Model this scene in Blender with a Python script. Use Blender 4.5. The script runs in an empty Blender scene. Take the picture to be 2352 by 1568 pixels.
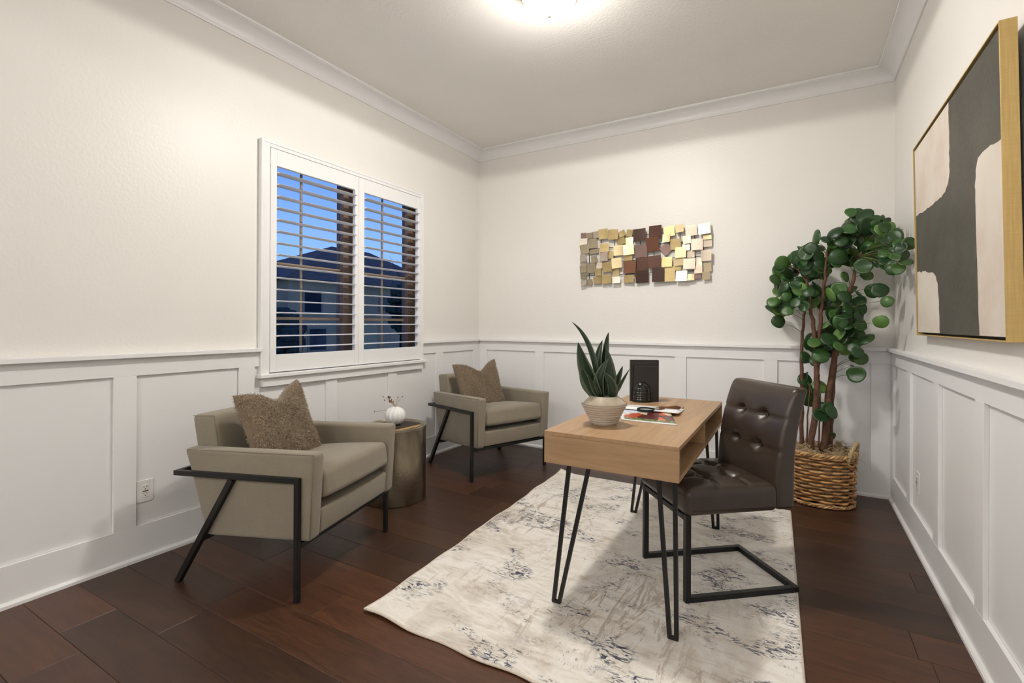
import bpy, bmesh, math, random
from mathutils import Vector, Matrix
random.seed(7)
R = math.radians
sc = bpy.context.scene
COL = sc.collection

# ------------------------------------------------------------------ camera
W, H = 3.54, 3.051           # room width, ceiling height (metres)
YR = -5.3                    # wall behind the camera
cam_d = bpy.data.cameras.new('camera'); cam = bpy.data.objects.new('camera', cam_d); COL.objects.link(cam)
cam_d.sensor_width = 36.0; cam_d.sensor_fit = 'HORIZONTAL'
cam_d.lens = 36.0*1121.05/2352
cam_d.shift_x = -2.7/2352; cam_d.shift_y = -40.9/2352
cam.location = (2.942, -4.338, 1.228)
cam.rotation_mode = 'QUATERNION'
cam.rotation_quaternion = (Matrix.Rotation(R(30.125), 3, 'Z') @ Matrix.Rotation(R(90), 3, 'X') @ Matrix.Rotation(R(0.252), 3, 'Z')).to_quaternion()
cam_d.clip_start = 0.05
sc.camera = cam

# ------------------------------------------------------------------ exposure, sky
sc.view_settings.view_transform = 'Standard'; sc.view_settings.look = 'None'
sc.view_settings.exposure = 0.24; sc.view_settings.gamma = 1.0; sc.view_settings.use_curve_mapping = False
LAMP = 98.0
HALL_FILL = 108.0  # emission of the unseen lamps added in the hall for fill
world = bpy.data.worlds.new('dusk_sky'); sc.world = world; world.use_nodes = True
nt = world.node_tree; nt.nodes.clear()
def wn(t, **k):
    n = nt.nodes.new(t)
    for a, v in k.items(): setattr(n, a, v)
    return n
tc = wn('ShaderNodeTexCoord'); sep = wn('ShaderNodeSeparateXYZ'); nt.links.new(tc.outputs['Generated'], sep.inputs[0])
ramp = wn('ShaderNodeValToRGB'); cr = ramp.color_ramp
cr.elements[0].position = 0.0; cr.elements[0].color = (0.20, 0.40, 0.80, 1)
cr.elements[1].position = 0.75; cr.elements[1].color = (0.05, 0.14, 0.62, 1)
e = cr.elements.new(0.14); e.color = (0.27, 0.52, 0.98, 1)
e = cr.elements.new(0.32); e.color = (0.12, 0.29, 0.88, 1)
nt.links.new(sep.outputs['Z'], ramp.inputs[0])
mp = wn('ShaderNodeMapping'); mp.inputs['Scale'].default_value = (2.0, 2.0, 14.0); nt.links.new(tc.outputs['Generated'], mp.inputs[0])
nz = wn('ShaderNodeTexNoise'); nz.inputs['Scale'].default_value = 2.2; nz.inputs['Detail'].default_value = 5; nt.links.new(mp.outputs[0], nz.inputs[0])
r2 = wn('ShaderNodeValToRGB'); r2.color_ramp.elements[0].position = .45; r2.color_ramp.elements[1].position = .75
r2.color_ramp.elements[0].color = (0, 0, 0, 1); r2.color_ramp.elements[1].color = (.45, .45, .45, 1); nt.links.new(nz.outputs[0], r2.inputs[0])
mx = wn('ShaderNodeMixRGB'); mx.inputs[2].default_value = (.30, .47, .80, 1)
nt.links.new(r2.outputs[0], mx.inputs[0]); nt.links.new(ramp.outputs[0], mx.inputs[1])
bg = wn('ShaderNodeBackground'); bg.inputs[1].default_value = .92; nt.links.new(mx.outputs[0], bg.inputs[0])
wo = wn('ShaderNodeOutputWorld'); nt.links.new(bg.outputs[0], wo.inputs[0])

# ------------------------------------------------------------------ materials
def srgb(r, g, b):
    f = lambda c: (c/255/12.92 if c/255 <= .04045 else ((c/255+.055)/1.055)**2.4)
    return (f(r), f(g), f(b), 1)
class N:
    """small node-graph helper around one Principled material"""
    def __init__(s, name, rough=.5, metal=0.0, spec=None):
        s.m = bpy.data.materials.new(name); s.m.use_nodes = True; s.t = s.m.node_tree
        s.b = s.t.nodes['Principled BSDF']; s.b.inputs['Roughness'].default_value = rough; s.b.inputs['Metallic'].default_value = metal
        if spec is not None: s.b.inputs['Specular IOR Level'].default_value = spec
    def n(s, t, ins=None, **k):
        x = s.t.nodes.new(t)
        for a, v in k.items(): setattr(x, a, v)
        for i, v in (ins or {}).items():
            if isinstance(v, bpy.types.NodeSocket): s.t.links.new(v, x.inputs[i])
            else: x.inputs[i].default_value = v
        return x
    def set(s, i, v):
        if isinstance(v, bpy.types.NodeSocket): s.t.links.new(v, s.b.inputs[i])
        else: s.b.inputs[i].default_value = v
    def coord(s, scale=(1,1,1), which='Object', rot=(0,0,0)):
        c = s.n('ShaderNodeTexCoord')
        return s.n('ShaderNodeMapping', {0: c.outputs[which], 'Scale': scale, 'Rotation': rot}).outputs[0]
    def noise(s, co, scale=5, detail=4, rough=.5, dist=0):
        return s.n('ShaderNodeTexNoise', {'Vector': co, 'Scale': scale, 'Detail': detail, 'Roughness': rough, 'Distortion': dist}).outputs[0]
    def ramp(s, fac, *stops, interp='LINEAR'):
        r = s.n('ShaderNodeValToRGB', {0: fac}); c = r.color_ramp; c.interpolation = interp
        while len(c.elements) < len(stops): c.elements.new(.5)
        for e, (p, col) in zip(c.elements, stops): e.position = p; e.color = col
        return r.outputs[0]
    def mix(s, fac, a, b, blend='MIX'):
        return s.n('ShaderNodeMixRGB', {0: fac, 1: a, 2: b}, blend_type=blend).outputs[0]
    def math(s, op, a, b=0.0):
        return s.n('ShaderNodeMath', {0: a, 1: b}, operation=op).outputs[0]
    def bump(s, h, strength=.3, dist=.002):
        s.set('Normal', s.n('ShaderNodeBump', {'Height': h, 'Strength': strength, 'Distance': dist}).outputs[0])
def plain(name, col, rough=.5, metal=0.0, var=.06, vscale=6, bscale=0, bstr=.2, bdist=.001, spec=None):
    k = N(name, rough, metal, spec); co = k.coord()
    f = k.noise(co, vscale, 3)
    d = tuple(max(0, c*(1-var)) for c in col[:3])+(1,); l = tuple(min(1, c*(1+var)) for c in col[:3])+(1,)
    k.set('Base Color', k.ramp(f, (.3, d), (.7, l)))
    if bscale: k.bump(k.noise(co, bscale, 3), bstr, bdist)
    return k.m
MAT = {}
MAT['wall'] = plain('wall_paint', (.84, .822, .785, 1), .42, var=.012, vscale=1.5, bscale=60, bstr=.5, bdist=.003)
MAT['ceiling'] = plain('ceiling_paint', (.88, .865, .83, 1), .8, var=.02, vscale=1.5, bscale=60, bstr=.5, bdist=.004)
MAT['trim'] = plain('white_trim_paint', (.87, .87, .875, 1), .38, var=.01, vscale=2)
MAT['panelwall'] = plain('wainscot_panel_paint', (.86, .86, .865, 1), .38, var=.01, vscale=2, bscale=90, bstr=.12, bdist=.001)
MAT['blackmetal'] = plain('black_powder_coat', (.012, .012, .012, 1), .42, 0.3, var=.2, vscale=30)
MAT['bronze'] = plain('bronze_vinyl', (.19, .125, .085, 1), .5, var=.1)
MAT['muntin'] = plain('tan_muntin', (.36, .28, .20, 1), .5, var=.08)
MAT['plate'] = plain('outlet_plastic', (.80, .79, .77, 1), .3, var=.01)
MAT['slot'] = plain('outlet_slot_dark', (.03, .025, .02, 1), .6, var=.1)
MAT['rustbtn'] = plain('reset_button_brown', (.16, .06, .035, 1), .5, var=.1)
MAT['bulbring'] = plain('lamp_bronze_ring', (.30, .19, .12, 1), .35, .8, var=.1)
MAT['finial'] = plain('brass_finial', (.75, .56, .38, 1), .4, 0, var=.05)
MAT['dimmetal'] = plain('chrome_cap', (.45, .44, .43, 1), .2, 1.0, var=.05)
MAT['paper'] = plain('white_page', (.80, .80, .81, 1), .35, var=.02)
MAT['pages'] = plain('cream_page_block', (.72, .52, .26, 1), .7, var=.1, vscale=40)
MAT['bookcover'] = plain('dark_cloth_cover', (.035, .022, .018, 1), .7, var=.15, vscale=40)
MAT['blackbook'] = plain('black_leather_cover', (.016, .013, .011, 1), .38, var=.2, vscale=60, bscale=250, bstr=.15)
MAT['darkpages'] = plain('dark_page_edge', (.085, .055, .045, 1), .6, var=.1, vscale=60)
MAT['ceramicblack'] = plain('black_glazed_ceramic', (.012, .012, .010, 1), .10, var=.1)
MAT['white_ceramic'] = plain('white_matte_ceramic', (.78, .78, .76, 1), .5, var=.02)
MAT['dried'] = plain('dried_flower_brown', (.20, .09, .04, 1), .8, var=.3, vscale=60)
MAT['driedstem'] = plain('dried_stem_tan', (.36, .27, .16, 1), .8, var=.2, vscale=60)
MAT['bark'] = plain('tree_bark', (.125, .058, .034, 1), .75, var=.35, vscale=35, bscale=45, bstr=.5, bdist=.004)
MAT['greenstem'] = plain('leaf_stem', (.11, .14, .04, 1), .6, var=.2)
MAT['soil'] = plain('potting_mix', (.03, .022, .015, 1), .9, var=.3, vscale=60, bscale=80, bstr=.6, bdist=.004)
MAT['binding'] = plain('rug_binding', (.62, .55, .47, 1), .8, var=.08, vscale=90)
MAT['rope'] = plain('twisted_rope', (.52, .39, .22, 1), .85, var=.25, vscale=70)
MAT['moss'] = plain('dried_moss', (.30, .22, .13, 1), .95, var=.4, vscale=60, bscale=90, bstr=.8, bdist=.006)
MAT['asphalt'] = plain('street_asphalt', (.05, .05, .055, 1), .9, var=.2, vscale=1)
MAT['lawn'] = plain('dusk_lawn', (.05, .07, .03, 1), .95, var=.4, vscale=3)
MAT['stucco'] = plain('house_stucco', (.30, .18, .085, 1), .9, var=.08, vscale=1)
MAT['stucco2'] = plain('house_grey_siding', (.52, .36, .22, 1), .9, var=.08, vscale=1)
MAT['garage'] = plain('garage_door_cream', (.62, .46, .26, 1), .7, var=.05, vscale=1)
MAT['rooftile'] = plain('roof_shingle', (.12, .082, .06, 1), .9, var=.25, vscale=4)
MAT['darkpane'] = plain('house_window_pane', (.03, .035, .05, 1), .15, var=.1)
MAT['darktree'] = plain('dusk_foliage', (.03, .04, .03, 1), .9, var=.3, vscale=8)
MAT['backing'] = plain('canvas_backing', (.05, .04, .03, 1), .8, var=.1)

k = N('window_glass', .0); k.b.inputs['Base Color'].default_value = (1, 1, 1, 1)
k.b.inputs['Transmission Weight'].default_value = 1.0; k.b.inputs['IOR'].default_value = 1.05; MAT['glass'] = k.m
k = N('lens_glass', .02); k.b.inputs['Base Color'].default_value = (.80, .92, .88, 1)
k.b.inputs['Transmission Weight'].default_value = .9; k.b.inputs['IOR'].default_value = 1.3; MAT['lens'] = k.m

def lampmat(name, col, strength):
    k = N(name, .3); k.set('Base Color', (.9, .88, .84, 1)); k.set('Emission Color', col); k.set('Emission Strength', strength); return k.m
MAT['lampglass'] = lampmat('lit_frosted_glass', (1.0, .95, .885, 1), LAMP)
MAT['hallfill'] = lampmat('hall_fill_glow', (1.0, .975, .94, 1), HALL_FILL)

# floor planks: grain runs along x, tone differs from board to board
k = N('dark_walnut_plank', .38)
co = k.coord((1.0, 9.0, 1.0)); oi = k.n('ShaderNodeObjectInfo')
off = k.n('ShaderNodeVectorMath', {0: co, 1: k.n('ShaderNodeCombineXYZ', {0: k.math('MULTIPLY', oi.outputs['Random'], 37.0), 1: k.math('MULTIPLY', oi.outputs['Random'], 11.0)}).outputs[0]}, operation='ADD').outputs[0]
g1 = k.noise(off, 2.6, 6, .6, 1.2); g2 = k.noise(off, 14, 4, .6, .5)
c1 = k.ramp(g1, (.25, (.030, .0125, .007, 1)), (.55, (.066, .026, .0125, 1)), (.8, (.105, .044, .020, 1)))
c2 = k.mix(.35, c1, k.ramp(g2, (.35, (.022, .010, .006, 1)), (.65, (.095, .042, .02, 1))))
tone = k.ramp(oi.outputs['Random'], (.0, (.66, .68, .70, 1)), (.5, (.95, .95, .95, 1)), (1.0, (1.42, 1.30, 1.18, 1)))
k.set('Base Color', k.mix(1.0, c2, tone, 'MULTIPLY'))
k.set('Roughness', k.ramp(g2, (.2, (.34, .34, .34, 1)), (.8, (.46, .46, .46, 1)))); k.bump(g2, .18, .0012); MAT['plank'] = k.m
k = N('floor_gap_dark', .8); k.set('Base Color', (.012, .007, .005, 1)); MAT['gap'] = k.m

# desk oak: grain along local y (top) or x (ends)
def oak(name, scale):
    k = N(name, .42); co = k.coord(scale)
    a = k.noise(co, 1.6, 5, .55, .6); b = k.noise(co, 9, 4, .6)
    c = k.ramp(a, (.25, (.29, .172, .085, 1)), (.5, (.42, .268, .143, 1)), (.8, (.53, .355, .205, 1)))
    k.set('Base Color', k.mix(.3, c, k.ramp(b, (.3, (.23, .125, .058, 1)), (.7, (.41, .255, .14, 1))))); k.bump(b, .06, .001)
    return k.m
MAT['oak_y'] = oak('oak_veneer_long_grain', (13, .9, 13)); MAT['oak_x'] = oak('oak_veneer_end_panel', (.9, 13, 13))

# fabrics
def fabric(name, col, sc_=420, var=.10, rough=.9):
    k = N(name, rough); co = k.coord(); a = k.noise(co, sc_, 2, .6); b = k.noise(co, 7, 3)
    d = tuple(c*(1-var*2) for c in col)+(1,); l = tuple(min(1, c*(1+var*2)) for c in col)+(1,)
    c = k.ramp(a, (.3, d), (.7, l)); k.set('Base Color', k.mix(.25, c, k.ramp(b, (.3, d), (.7, l))))
    k.set('Sheen Weight', .25); k.set('Sheen Roughness', .5); k.bump(a, .35, .0008); return k.m
MAT['linen'] = fabric('taupe_linen', (.235, .200, .148))
MAT['piping'] = fabric('taupe_piping', (.17, .145, .105))
MAT['fur'] = fabric('brown_plush', (.20, .145, .092), 160, .16, .95)
MAT['furhair'] = fabric('brown_plush_pile', (.34, .265, .18), 60, .16, .8)
k = N('brown_leather', .30, 0, .5); co = k.coord(); a = k.noise(co, 260, 3, .6); b = k.noise(co, 9, 4)
k.set('Base Color', k.ramp(b, (.3, (.040, .028, .0205, 1)), (.7, (.050, .035, .026, 1)))); k.set('Roughness', k.ramp(b, (.3, (.30, .30, .30, 1)), (.7, (.35, .35, .35, 1))))
k.bump(a, .18, .0008); MAT['leather'] = k.m

# hammered drum metal
k = N('hammered_pewter', .25, 1.0); co = k.coord((1, 1, .55))
v = k.n('ShaderNodeTexVoronoi', {'Vector': co, 'Scale': 85.0}, feature='F1'); a = k.noise(co, 8, 3)
k.set('Base Color', k.ramp(a, (.3, (.225, .19, .14, 1)), (.7, (.34, .295, .225, 1)))); k.bump(v.outputs['Distance'], .22, .0013); MAT['pewter'] = k.m
k = N('smooth_pewter', .30, 1.0); k.set('Base Color', k.ramp(k.noise(k.coord(), 20, 3), (.3, (.33, .285, .215, 1)), (.7, (.42, .37, .29, 1)))); MAT['pewter_smooth'] = k.m
def sheet(name, col, rough=.28):
    k = N(name, rough+.1, .5); co = k.coord((1, 1, 22)); a = k.noise(co, 14, 4, .6); b = k.noise(k.coord(), 16, 2)
    d = tuple(c*.82 for c in col)+(1,); l = tuple(min(1, c*1.15) for c in col)+(1,)
    k.set('Base Color', k.mix(.5, k.ramp(a, (.3, d), (.7, l)), k.ramp(b, (.3, d), (.7, l)))); k.bump(a, .08, .0006); return k.m
SHEETS = dict(G=sheet('brushed_gold_sheet', (.47, .355, .165)), K=sheet('antique_gold_sheet', (.36, .30, .20)), L=sheet('light_gold_sheet', (.60, .48, .275)),
              P=sheet('champagne_sheet', (.50, .42, .335)), W=sheet('champagne_glare_sheet', (.84, .77, .65), .36), D=sheet('dark_bronze_sheet', (.048, .022, .014), .34),  # W is paled so its colour holds the reflection on tilted squares
              B=sheet('brown_bronze_sheet', (.085, .037, .023), .3), C=sheet('copper_bronze_sheet', (.155, .064, .034), .3), M=sheet('mauve_bronze_sheet', (.21, .135, .115), .3))
# painting
k = N('olive_grey_paint', .6); co = k.coord(); a = k.noise(co, 3, 5, .6); b = k.noise(co, 60, 4)
k.set('Base Color', k.mix(.25, k.ramp(a, (.3, (.046, .042, .030, 1)), (.7, (.098, .093, .073, 1))), k.ramp(b, (.3, (.04, .036, .028, 1)), (.75, (.125, .12, .10, 1))))); k.bump(b, .3, .001); MAT['olive'] = k.m
k = N('cream_paint', .55); co = k.coord(); a = k.noise(co, 3.2, 4, .6); b = k.noise(co, 50, 4)
k.set('Base Color', k.ramp(a, (.3, (.62, .50, .42, 1)), (.55, (.70, .64, .56, 1)), (.8, (.76, .71, .62, 1)))); k.bump(b, .2, .001); MAT['creampaint'] = k.m
k = N('gold_leaf_frame', .45, .35); co = k.coord((40, 40, 2)); a = k.noise(co, 5, 4); b = k.noise(k.coord((2, 2, 60)), 6, 3)
k.set('Base Color', k.mix(.4, k.ramp(a, (.3, (.50, .34, .115, 1)), (.7, (.66, .47, .19, 1))), k.ramp(b, (.3, (.52, .36, .13, 1)), (.7, (.64, .46, .18, 1))))); MAT['goldframe'] = k.m
# rug
k = N('distressed_rug', .95); co = k.coord()
base = k.ramp(k.noise(co, 1.9, 9, .68, 1.4), (.32, (.40, .335, .275, 1)), (.42, (.60, .54, .46, 1)), (.50, (.79, .755, .695, 1)), (.75, (.84, .815, .77, 1)))
brush = k.noise(k.coord((.55, 2.2, 1), rot=(0, 0, .2)), 4.5, 9, .74, 2.2); brush2 = k.noise(k.coord((3.0, .6, 1), rot=(0, 0, -.1)), 3.6, 9, .76, 2.0)
base = k.mix(.45, base, k.ramp(brush, (.36, (.43, .355, .285, 1)), (.46, (.72, .675, .605, 1)), (.55, (.85, .825, .78, 1))))
zone = k.ramp(k.noise(co, 1.3, 3, .5, .8), (.47, (0, 0, 0, 1)), (.60, (1, 1, 1, 1)))
base = k.mix(k.math('MULTIPLY', k.math('MULTIPLY', k.ramp(brush2, (.53, (0, 0, 0, 1)), (.57, (1, 1, 1, 1))), zone), .75), base, (.40, .325, .255, 1))
patch = k.ramp(k.noise(k.coord((1, 1.7, 1)), 3.1, 3, .5, .6), (.52, (0, 0, 0, 1)), (.60, (1, 1, 1, 1)))
streak = k.ramp(k.noise(k.coord((1.0, 2.4, 1), rot=(0, 0, .15)), 19, 6, .74, 1.6), (.50, (0, 0, 0, 1)), (.57, (1, 1, 1, 1)))
blue = k.ramp(k.noise(co, 9, 3), (.40, (.022, .027, .055, 1)), (.6, (.075, .085, .13, 1)), (.75, (.20, .20, .22, 1)))
col = k.mix(k.math('MULTIPLY', patch, streak), base, blue)
patch2 = k.ramp(k.noise(k.coord((1.3, 1, 1)), 2.3, 2, .5), (.52, (0, 0, 0, 1)), (.62, (1, 1, 1, 1)))
fleck = k.ramp(k.noise(k.coord((1.4, 1.0, 1)), 42, 3, .7, .6), (.60, (0, 0, 0, 1)), (.66, (1, 1, 1, 1)))
col = k.mix(k.math('MULTIPLY', k.math('MULTIPLY', patch2, fleck), .85), col, (.06, .062, .085, 1))
k.set('Base Color', col); k.set('Sheen Weight', .2); k.bump(k.noise(co, 300, 2), .4, .0015); MAT['rug'] = k.m
# plants
def leafmat(name, a, b, rough=.38):
    k = N(name, rough); oi = k.n('ShaderNodeObjectInfo'); c = k.ramp(oi.outputs['Random'], (0, a), (1, b)); v = k.noise(k.coord(), 25, 3)
    k.set('Base Color', k.mix(k.math('MULTIPLY', v, .4), c, tuple(x*.55 for x in a[:3])+(1,))); k.set('Subsurface Weight', .05); k.bump(v, .15, .001); return k.m
MAT['leafdark'] = leafmat('dark_green_leaf', (.012, .045, .012, 1), (.026, .085, .020, 1))
MAT['leafmid'] = leafmat('mid_green_leaf', (.030, .10, .020, 1), (.055, .15, .030, 1))
MAT['leaflight'] = leafmat('light_green_leaf', (.085, .20, .035, 1), (.13, .27, .06, 1))
k = N('snake_plant_leaf', .33); co = k.coord((1, 1, 1), 'UV'); s = k.n('ShaderNodeSeparateXYZ', {0: co}).outputs
edge = k.ramp(k.math('ABSOLUTE', k.math('SUBTRACT', s[0], .5)), (.30, (0, 0, 0, 1)), (.47, (1, 1, 1, 1)))
st = k.noise(k.coord((26, 1.2, 1), 'UV'), 1.0, 3, .6)
c = k.ramp(st, (.3, (.008, .020, .011, 1)), (.55, (.020, .044, .024, 1)), (.75, (.060, .095, .050, 1)))
k.set('Base Color', k.mix(k.math('MULTIPLY', edge, .8), c, (.15, .185, .105, 1))); MAT['snake'] = k.m
k = N('banded_stoneware', .5); a = k.noise(k.coord((1, 1, 30)), 6, 3)
k.set('Base Color', k.ramp(a, (.3, (.47, .40, .33, 1)), (.7, (.58, .51, .44, 1)))); MAT['stoneware'] = k.m
k = N('glazed_beige_collar', .16); k.set('Base Color', k.ramp(k.noise(k.coord(), 20, 3), (.3, (.39, .325, .245, 1)), (.7, (.45, .385, .30, 1)))); MAT['glaze'] = k.m
# wicker
def cane(name, a, b):
    k = N(name, .45); oi = k.n('ShaderNodeObjectInfo'); v = k.noise(k.coord((1, 1, 3)), 18, 4)
    c = k.ramp(v, (.3, a), (.7, b)); k.set('Base Color', k.mix(1.0, c, k.ramp(oi.outputs['Random'], (0, (.6, .6, .6, 1)), (1, (1.15, 1.1, 1.05, 1))), 'MULTIPLY')); return k.m
MAT['cane'] = cane('honey_cane', (.30, .13, .045, 1), (.74, .43, .17, 1)); MAT['stake'] = cane('dark_cane', (.09, .045, .022, 1), (.22, .12, .055, 1)); MAT['palecane'] = cane('pale_cane', (.42, .23, .09, 1), (.80, .53, .25, 1))
# magnifier handle, magazine print
k = N('turned_wood', .28); k.set('Base Color', k.ramp(k.noise(k.coord((6, 60, 60)), 1.2, 4), (.3, (.075, .026, .010, 1)), (.7, (.20, .078, .028, 1)))); MAT['turnedwood'] = k.m
k = N('magazine_picture', .3); uv = k.coord((1, 1, 1), 'UV'); s = k.n('ShaderNodeSeparateXYZ', {0: uv}).outputs
vor = k.n('ShaderNodeTexVoronoi', {'Vector': k.coord((3.4, 2.1, 1), 'UV', (0, 0, .5)), 'Scale': 1.35, 'Randomness': .9}).outputs['Color']
hue = k.ramp(k.n('ShaderNodeSeparateColor', {0: vor}).outputs[0], (.0, (.10, .012, .012, 1)), (.3, (.52, .065, .018, 1)), (.5, (.70, .16, .04, 1)), (.7, (.80, .62, .42, 1)), (.9, (.055, .018, .035, 1)), interp='CONSTANT')
lines = k.ramp(k.n('ShaderNodeTexWave', {'Vector': k.coord((1, 1, 1), 'UV', (0, 0, 1.1)), 'Scale': 9.0, 'Distortion': 2.0}).outputs[0], (.35, (.55, .55, .55, 1)), (.6, (1.1, 1.1, 1.1, 1)))
pic = k.mix(.7, hue, lines, 'MULTIPLY')
grass = k.ramp(k.noise(k.coord((12, 4, 1), 'UV'), 1.5, 4), (.35, (.045, .085, .02, 1)), (.6, (.20, .27, .09, 1)), (.75, (.62, .64, .55, 1)))
wob = k.math('ADD', s[1], k.math('MULTIPLY', k.math('SUBTRACT', k.noise(uv, 4, 3), .5), .22))
pic = k.mix(k.ramp(wob, (.24, (1, 1, 1, 1)), (.30, (0, 0, 0, 1))), pic, grass)
sky_ = k.ramp(k.noise(k.coord((3, 9, 1), 'UV'), 1.6, 4), (.4, (.72, .75, .78, 1)), (.62, (.36, .46, .58, 1)))
wob2 = k.math('ADD', s[1], k.math('MULTIPLY', k.math('SUBTRACT', s[0], .45), -.60))
pic = k.mix(k.ramp(wob2, (.80, (0, 0, 0, 1)), (.84, (1, 1, 1, 1))), pic, sky_)
pic = k.mix(k.ramp(s[0], (.05, (1, 1, 1, 1)), (.08, (0, 0, 0, 1))), pic, (.74, .75, .76, 1))
pic = k.mix(k.ramp(s[1], (.06, (1, 1, 1, 1)), (.065, (0, 0, 0, 1))), pic, (.80, .80, .81, 1))
k.set('Base Color', pic); MAT['magprint'] = k.m

# ------------------------------------------------------------------ mesh helpers
def new_obj(name, me, parent=None, m=None):
    o = bpy.data.objects.new(name, me); COL.objects.link(o)
    if parent is not None: o.parent = parent
    if m is not None and me is not None and not me.materials: me.materials.append(MAT[m] if isinstance(m, str) else m)
    return o
def thing(name, label, cat, loc=(0,0,0), rz=0.0, group=None):
    o = bpy.data.objects.new(name, None); COL.objects.link(o); o.empty_display_size = .1
    o.location = loc; o.rotation_euler = (0, 0, rz); tag(o, label, cat, group); return o
def tag(o, label, cat, group=None):
    o['label'] = label; o['category'] = cat
    if group: o['group'] = group
    return o
def struct(o, label=None):
    o['kind'] = 'structure'
    if label: o['label'] = label
    return o
class MB:
    """collects geometry and turns it into one mesh object"""
    def __init__(s): s.bm = bmesh.new(); s.uv = None
    def box(s, x0, x1, y0, y1, z0, z1, bev=0.0, seg=1, M=None):
        r = bmesh.ops.create_cube(s.bm, size=1.0)['verts']
        for v in r: v.co = Vector((x0+(v.co.x+.5)*(x1-x0), y0+(v.co.y+.5)*(y1-y0), z0+(v.co.z+.5)*(z1-z0)))
        if bev > 0:
            es = list({e for v in r for e in v.link_edges}); q = bmesh.ops.bevel(s.bm, geom=es, offset=bev, segments=seg, affect='EDGES', profile=.5)
            r = list({v for f in q['faces'] for v in f.verts} | {v for v in r if v.is_valid})
        if M is not None:
            for v in r: v.co = M @ v.co
        return s
    def prism(s, pts, ax, a, b, bev=0.0, seg=2):
        """polygon pts in the plane normal to ax, extruded from a to b"""
        def p(u, v, w): return {'x': (w, u, v), 'y': (u, w, v), 'z': (u, v, w)}[ax]
        A = [s.bm.verts.new(p(u, v, a)) for u, v in pts]; B = [s.bm.verts.new(p(u, v, b)) for u, v in pts]; n = len(pts)
        fs = [s.bm.faces.new(A), s.bm.faces.new(B[::-1])]+[s.bm.faces.new((A[i], B[i], B[(i+1) % n], A[(i+1) % n])) for i in range(n)]
        bmesh.ops.recalc_face_normals(s.bm, faces=fs)
        if bev: bmesh.ops.bevel(s.bm, geom=list({e for f in fs for e in f.edges}), offset=bev, segments=seg, affect='EDGES', profile=.5)
        return s
    def loft(s, rings, closed=True, caps=True):
        L = [[s.bm.verts.new(p) for p in r] for r in rings]; n = len(L[0])
        for a, b in zip(L, L[1:]):
            for i in range(n if closed else n-1): s.bm.faces.new((a[i], a[(i+1) % n], b[(i+1) % n], b[i]))
        if caps and closed: s.bm.faces.new(L[0][::-1]); s.bm.faces.new(L[-1])
        return L
    def lathe(s, prof, n=32, c=(0,0,0), sx=1.0, sy=1.0):
        rings = [[(c[0]+r*sx*math.cos(2*math.pi*i/n), c[1]+r*sy*math.sin(2*math.pi*i/n), c[2]+z) for i in range(n)] for r, z in prof]
        s.loft(rings); return s
    def tube(s, pts, rad, n=8, square=False, up=None):
        pts = [Vector(p) for p in pts]; rads = rad if isinstance(rad, (list, tuple)) else [rad]*len(pts); rings = []
        d0 = (pts[1]-pts[0]).normalized(); u = Vector(up) if up else (Vector((0,0,1)) if abs(d0.z) < .9 else Vector((1,0,0)))
        for i, p in enumerate(pts):
            t = (pts[min(i+1, len(pts)-1)]-pts[max(i-1, 0)]).normalized(); a = t.cross(u)
            if a.length < 1e-5: a = t.cross(Vector((1,0,0)))
            a.normalize(); b = a.cross(t).normalized(); u = b
            if square: rings.append([p+a*rads[i]*q+b*rads[i]*w for q, w in ((1,1),(-1,1),(-1,-1),(1,-1))])
            else: rings.append([p+(a*math.cos(2*math.pi*j/n)+b*math.sin(2*math.pi*j/n))*rads[i] for j in range(n)])
        s.loft(rings); return s
    def rbox(s, hx, hy, hz, r, n=6, c=(0,0,0), fn=None):
        """rounded box with half-sizes; fn(p) may move each point"""
        def ticks(h):
            rr = min(r, h*.999); b = [rr*math.tan(R(a)) for a in (0, 15, 30, 45)]; inner = h-rr
            base = [-inner+2*inner*i/n for i in range(1, n)]
            return [-(inner+x) for x in reversed(b)]+base+[inner+x for x in b]
        T = [ticks(hx), ticks(hy), ticks(hz)]; hh = (hx, hy, hz); vm = {}
        def vert(p):
            key = tuple(round(x, 6) for x in p)
            if key not in vm:
                q = Vector([max(-(h-min(r, h*.999)), min(h-min(r, h*.999), x)) for x, h in zip(p, hh)]); d = Vector(p)-q
                if d.length > 1e-9: d = d.normalized()*r
                w = q+d; w = fn(w) if fn else w
                vm[key] = s.bm.verts.new(Vector(w)+Vector(c))
            return vm[key]
        for ax in range(3):
            u, v = [(1, 2), (2, 0), (0, 1)][ax]
            for sg in (-1, 1):
                for i in range(len(T[u])-1):
                    for j in range(len(T[v])-1):
                        q = []
                        for a, b in ((i, j), (i+1, j), (i+1, j+1), (i, j+1)):
                            p = [0, 0, 0]; p[ax] = sg*hh[ax]; p[u] = T[u][a]; p[v] = T[v][b]; q.append(vert(p))
                        if sg < 0: q.reverse()
                        try: s.bm.faces.new(q)
                        except ValueError: pass
        return s
    def mesh(s, name, m=None, smooth=False):
        bmesh.ops.recalc_face_normals(s.bm, faces=s.bm.faces[:])
        me = bpy.data.meshes.new(name); s.bm.to_mesh(me); s.bm.free()
        if smooth:
            me.polygons.foreach_set('use_smooth', [True]*len(me.polygons))
            if smooth is not True: me.set_sharp_from_angle(angle=R(smooth))
        if m is not None: me.materials.append(MAT[m] if isinstance(m, str) else m)
        return me
    def build(s, name, m, parent=None, smooth=False): return new_obj(name, s.mesh(name, m, smooth), parent)
def copy_tree(o, parent=None):
    c = o.copy(); COL.objects.link(c); c.parent = parent
    for ch in list(o.children): copy_tree(ch, c)
    return c
def bez(p0, p1, p2, n):
    p0, p1, p2 = map(Vector, (p0, p1, p2)); return [(1-t)**2*p0+2*t*(1-t)*p1+t*t*p2 for t in (i/n for i in range(n+1))]

# ================================================================== SETTING
TH = .16
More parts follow.
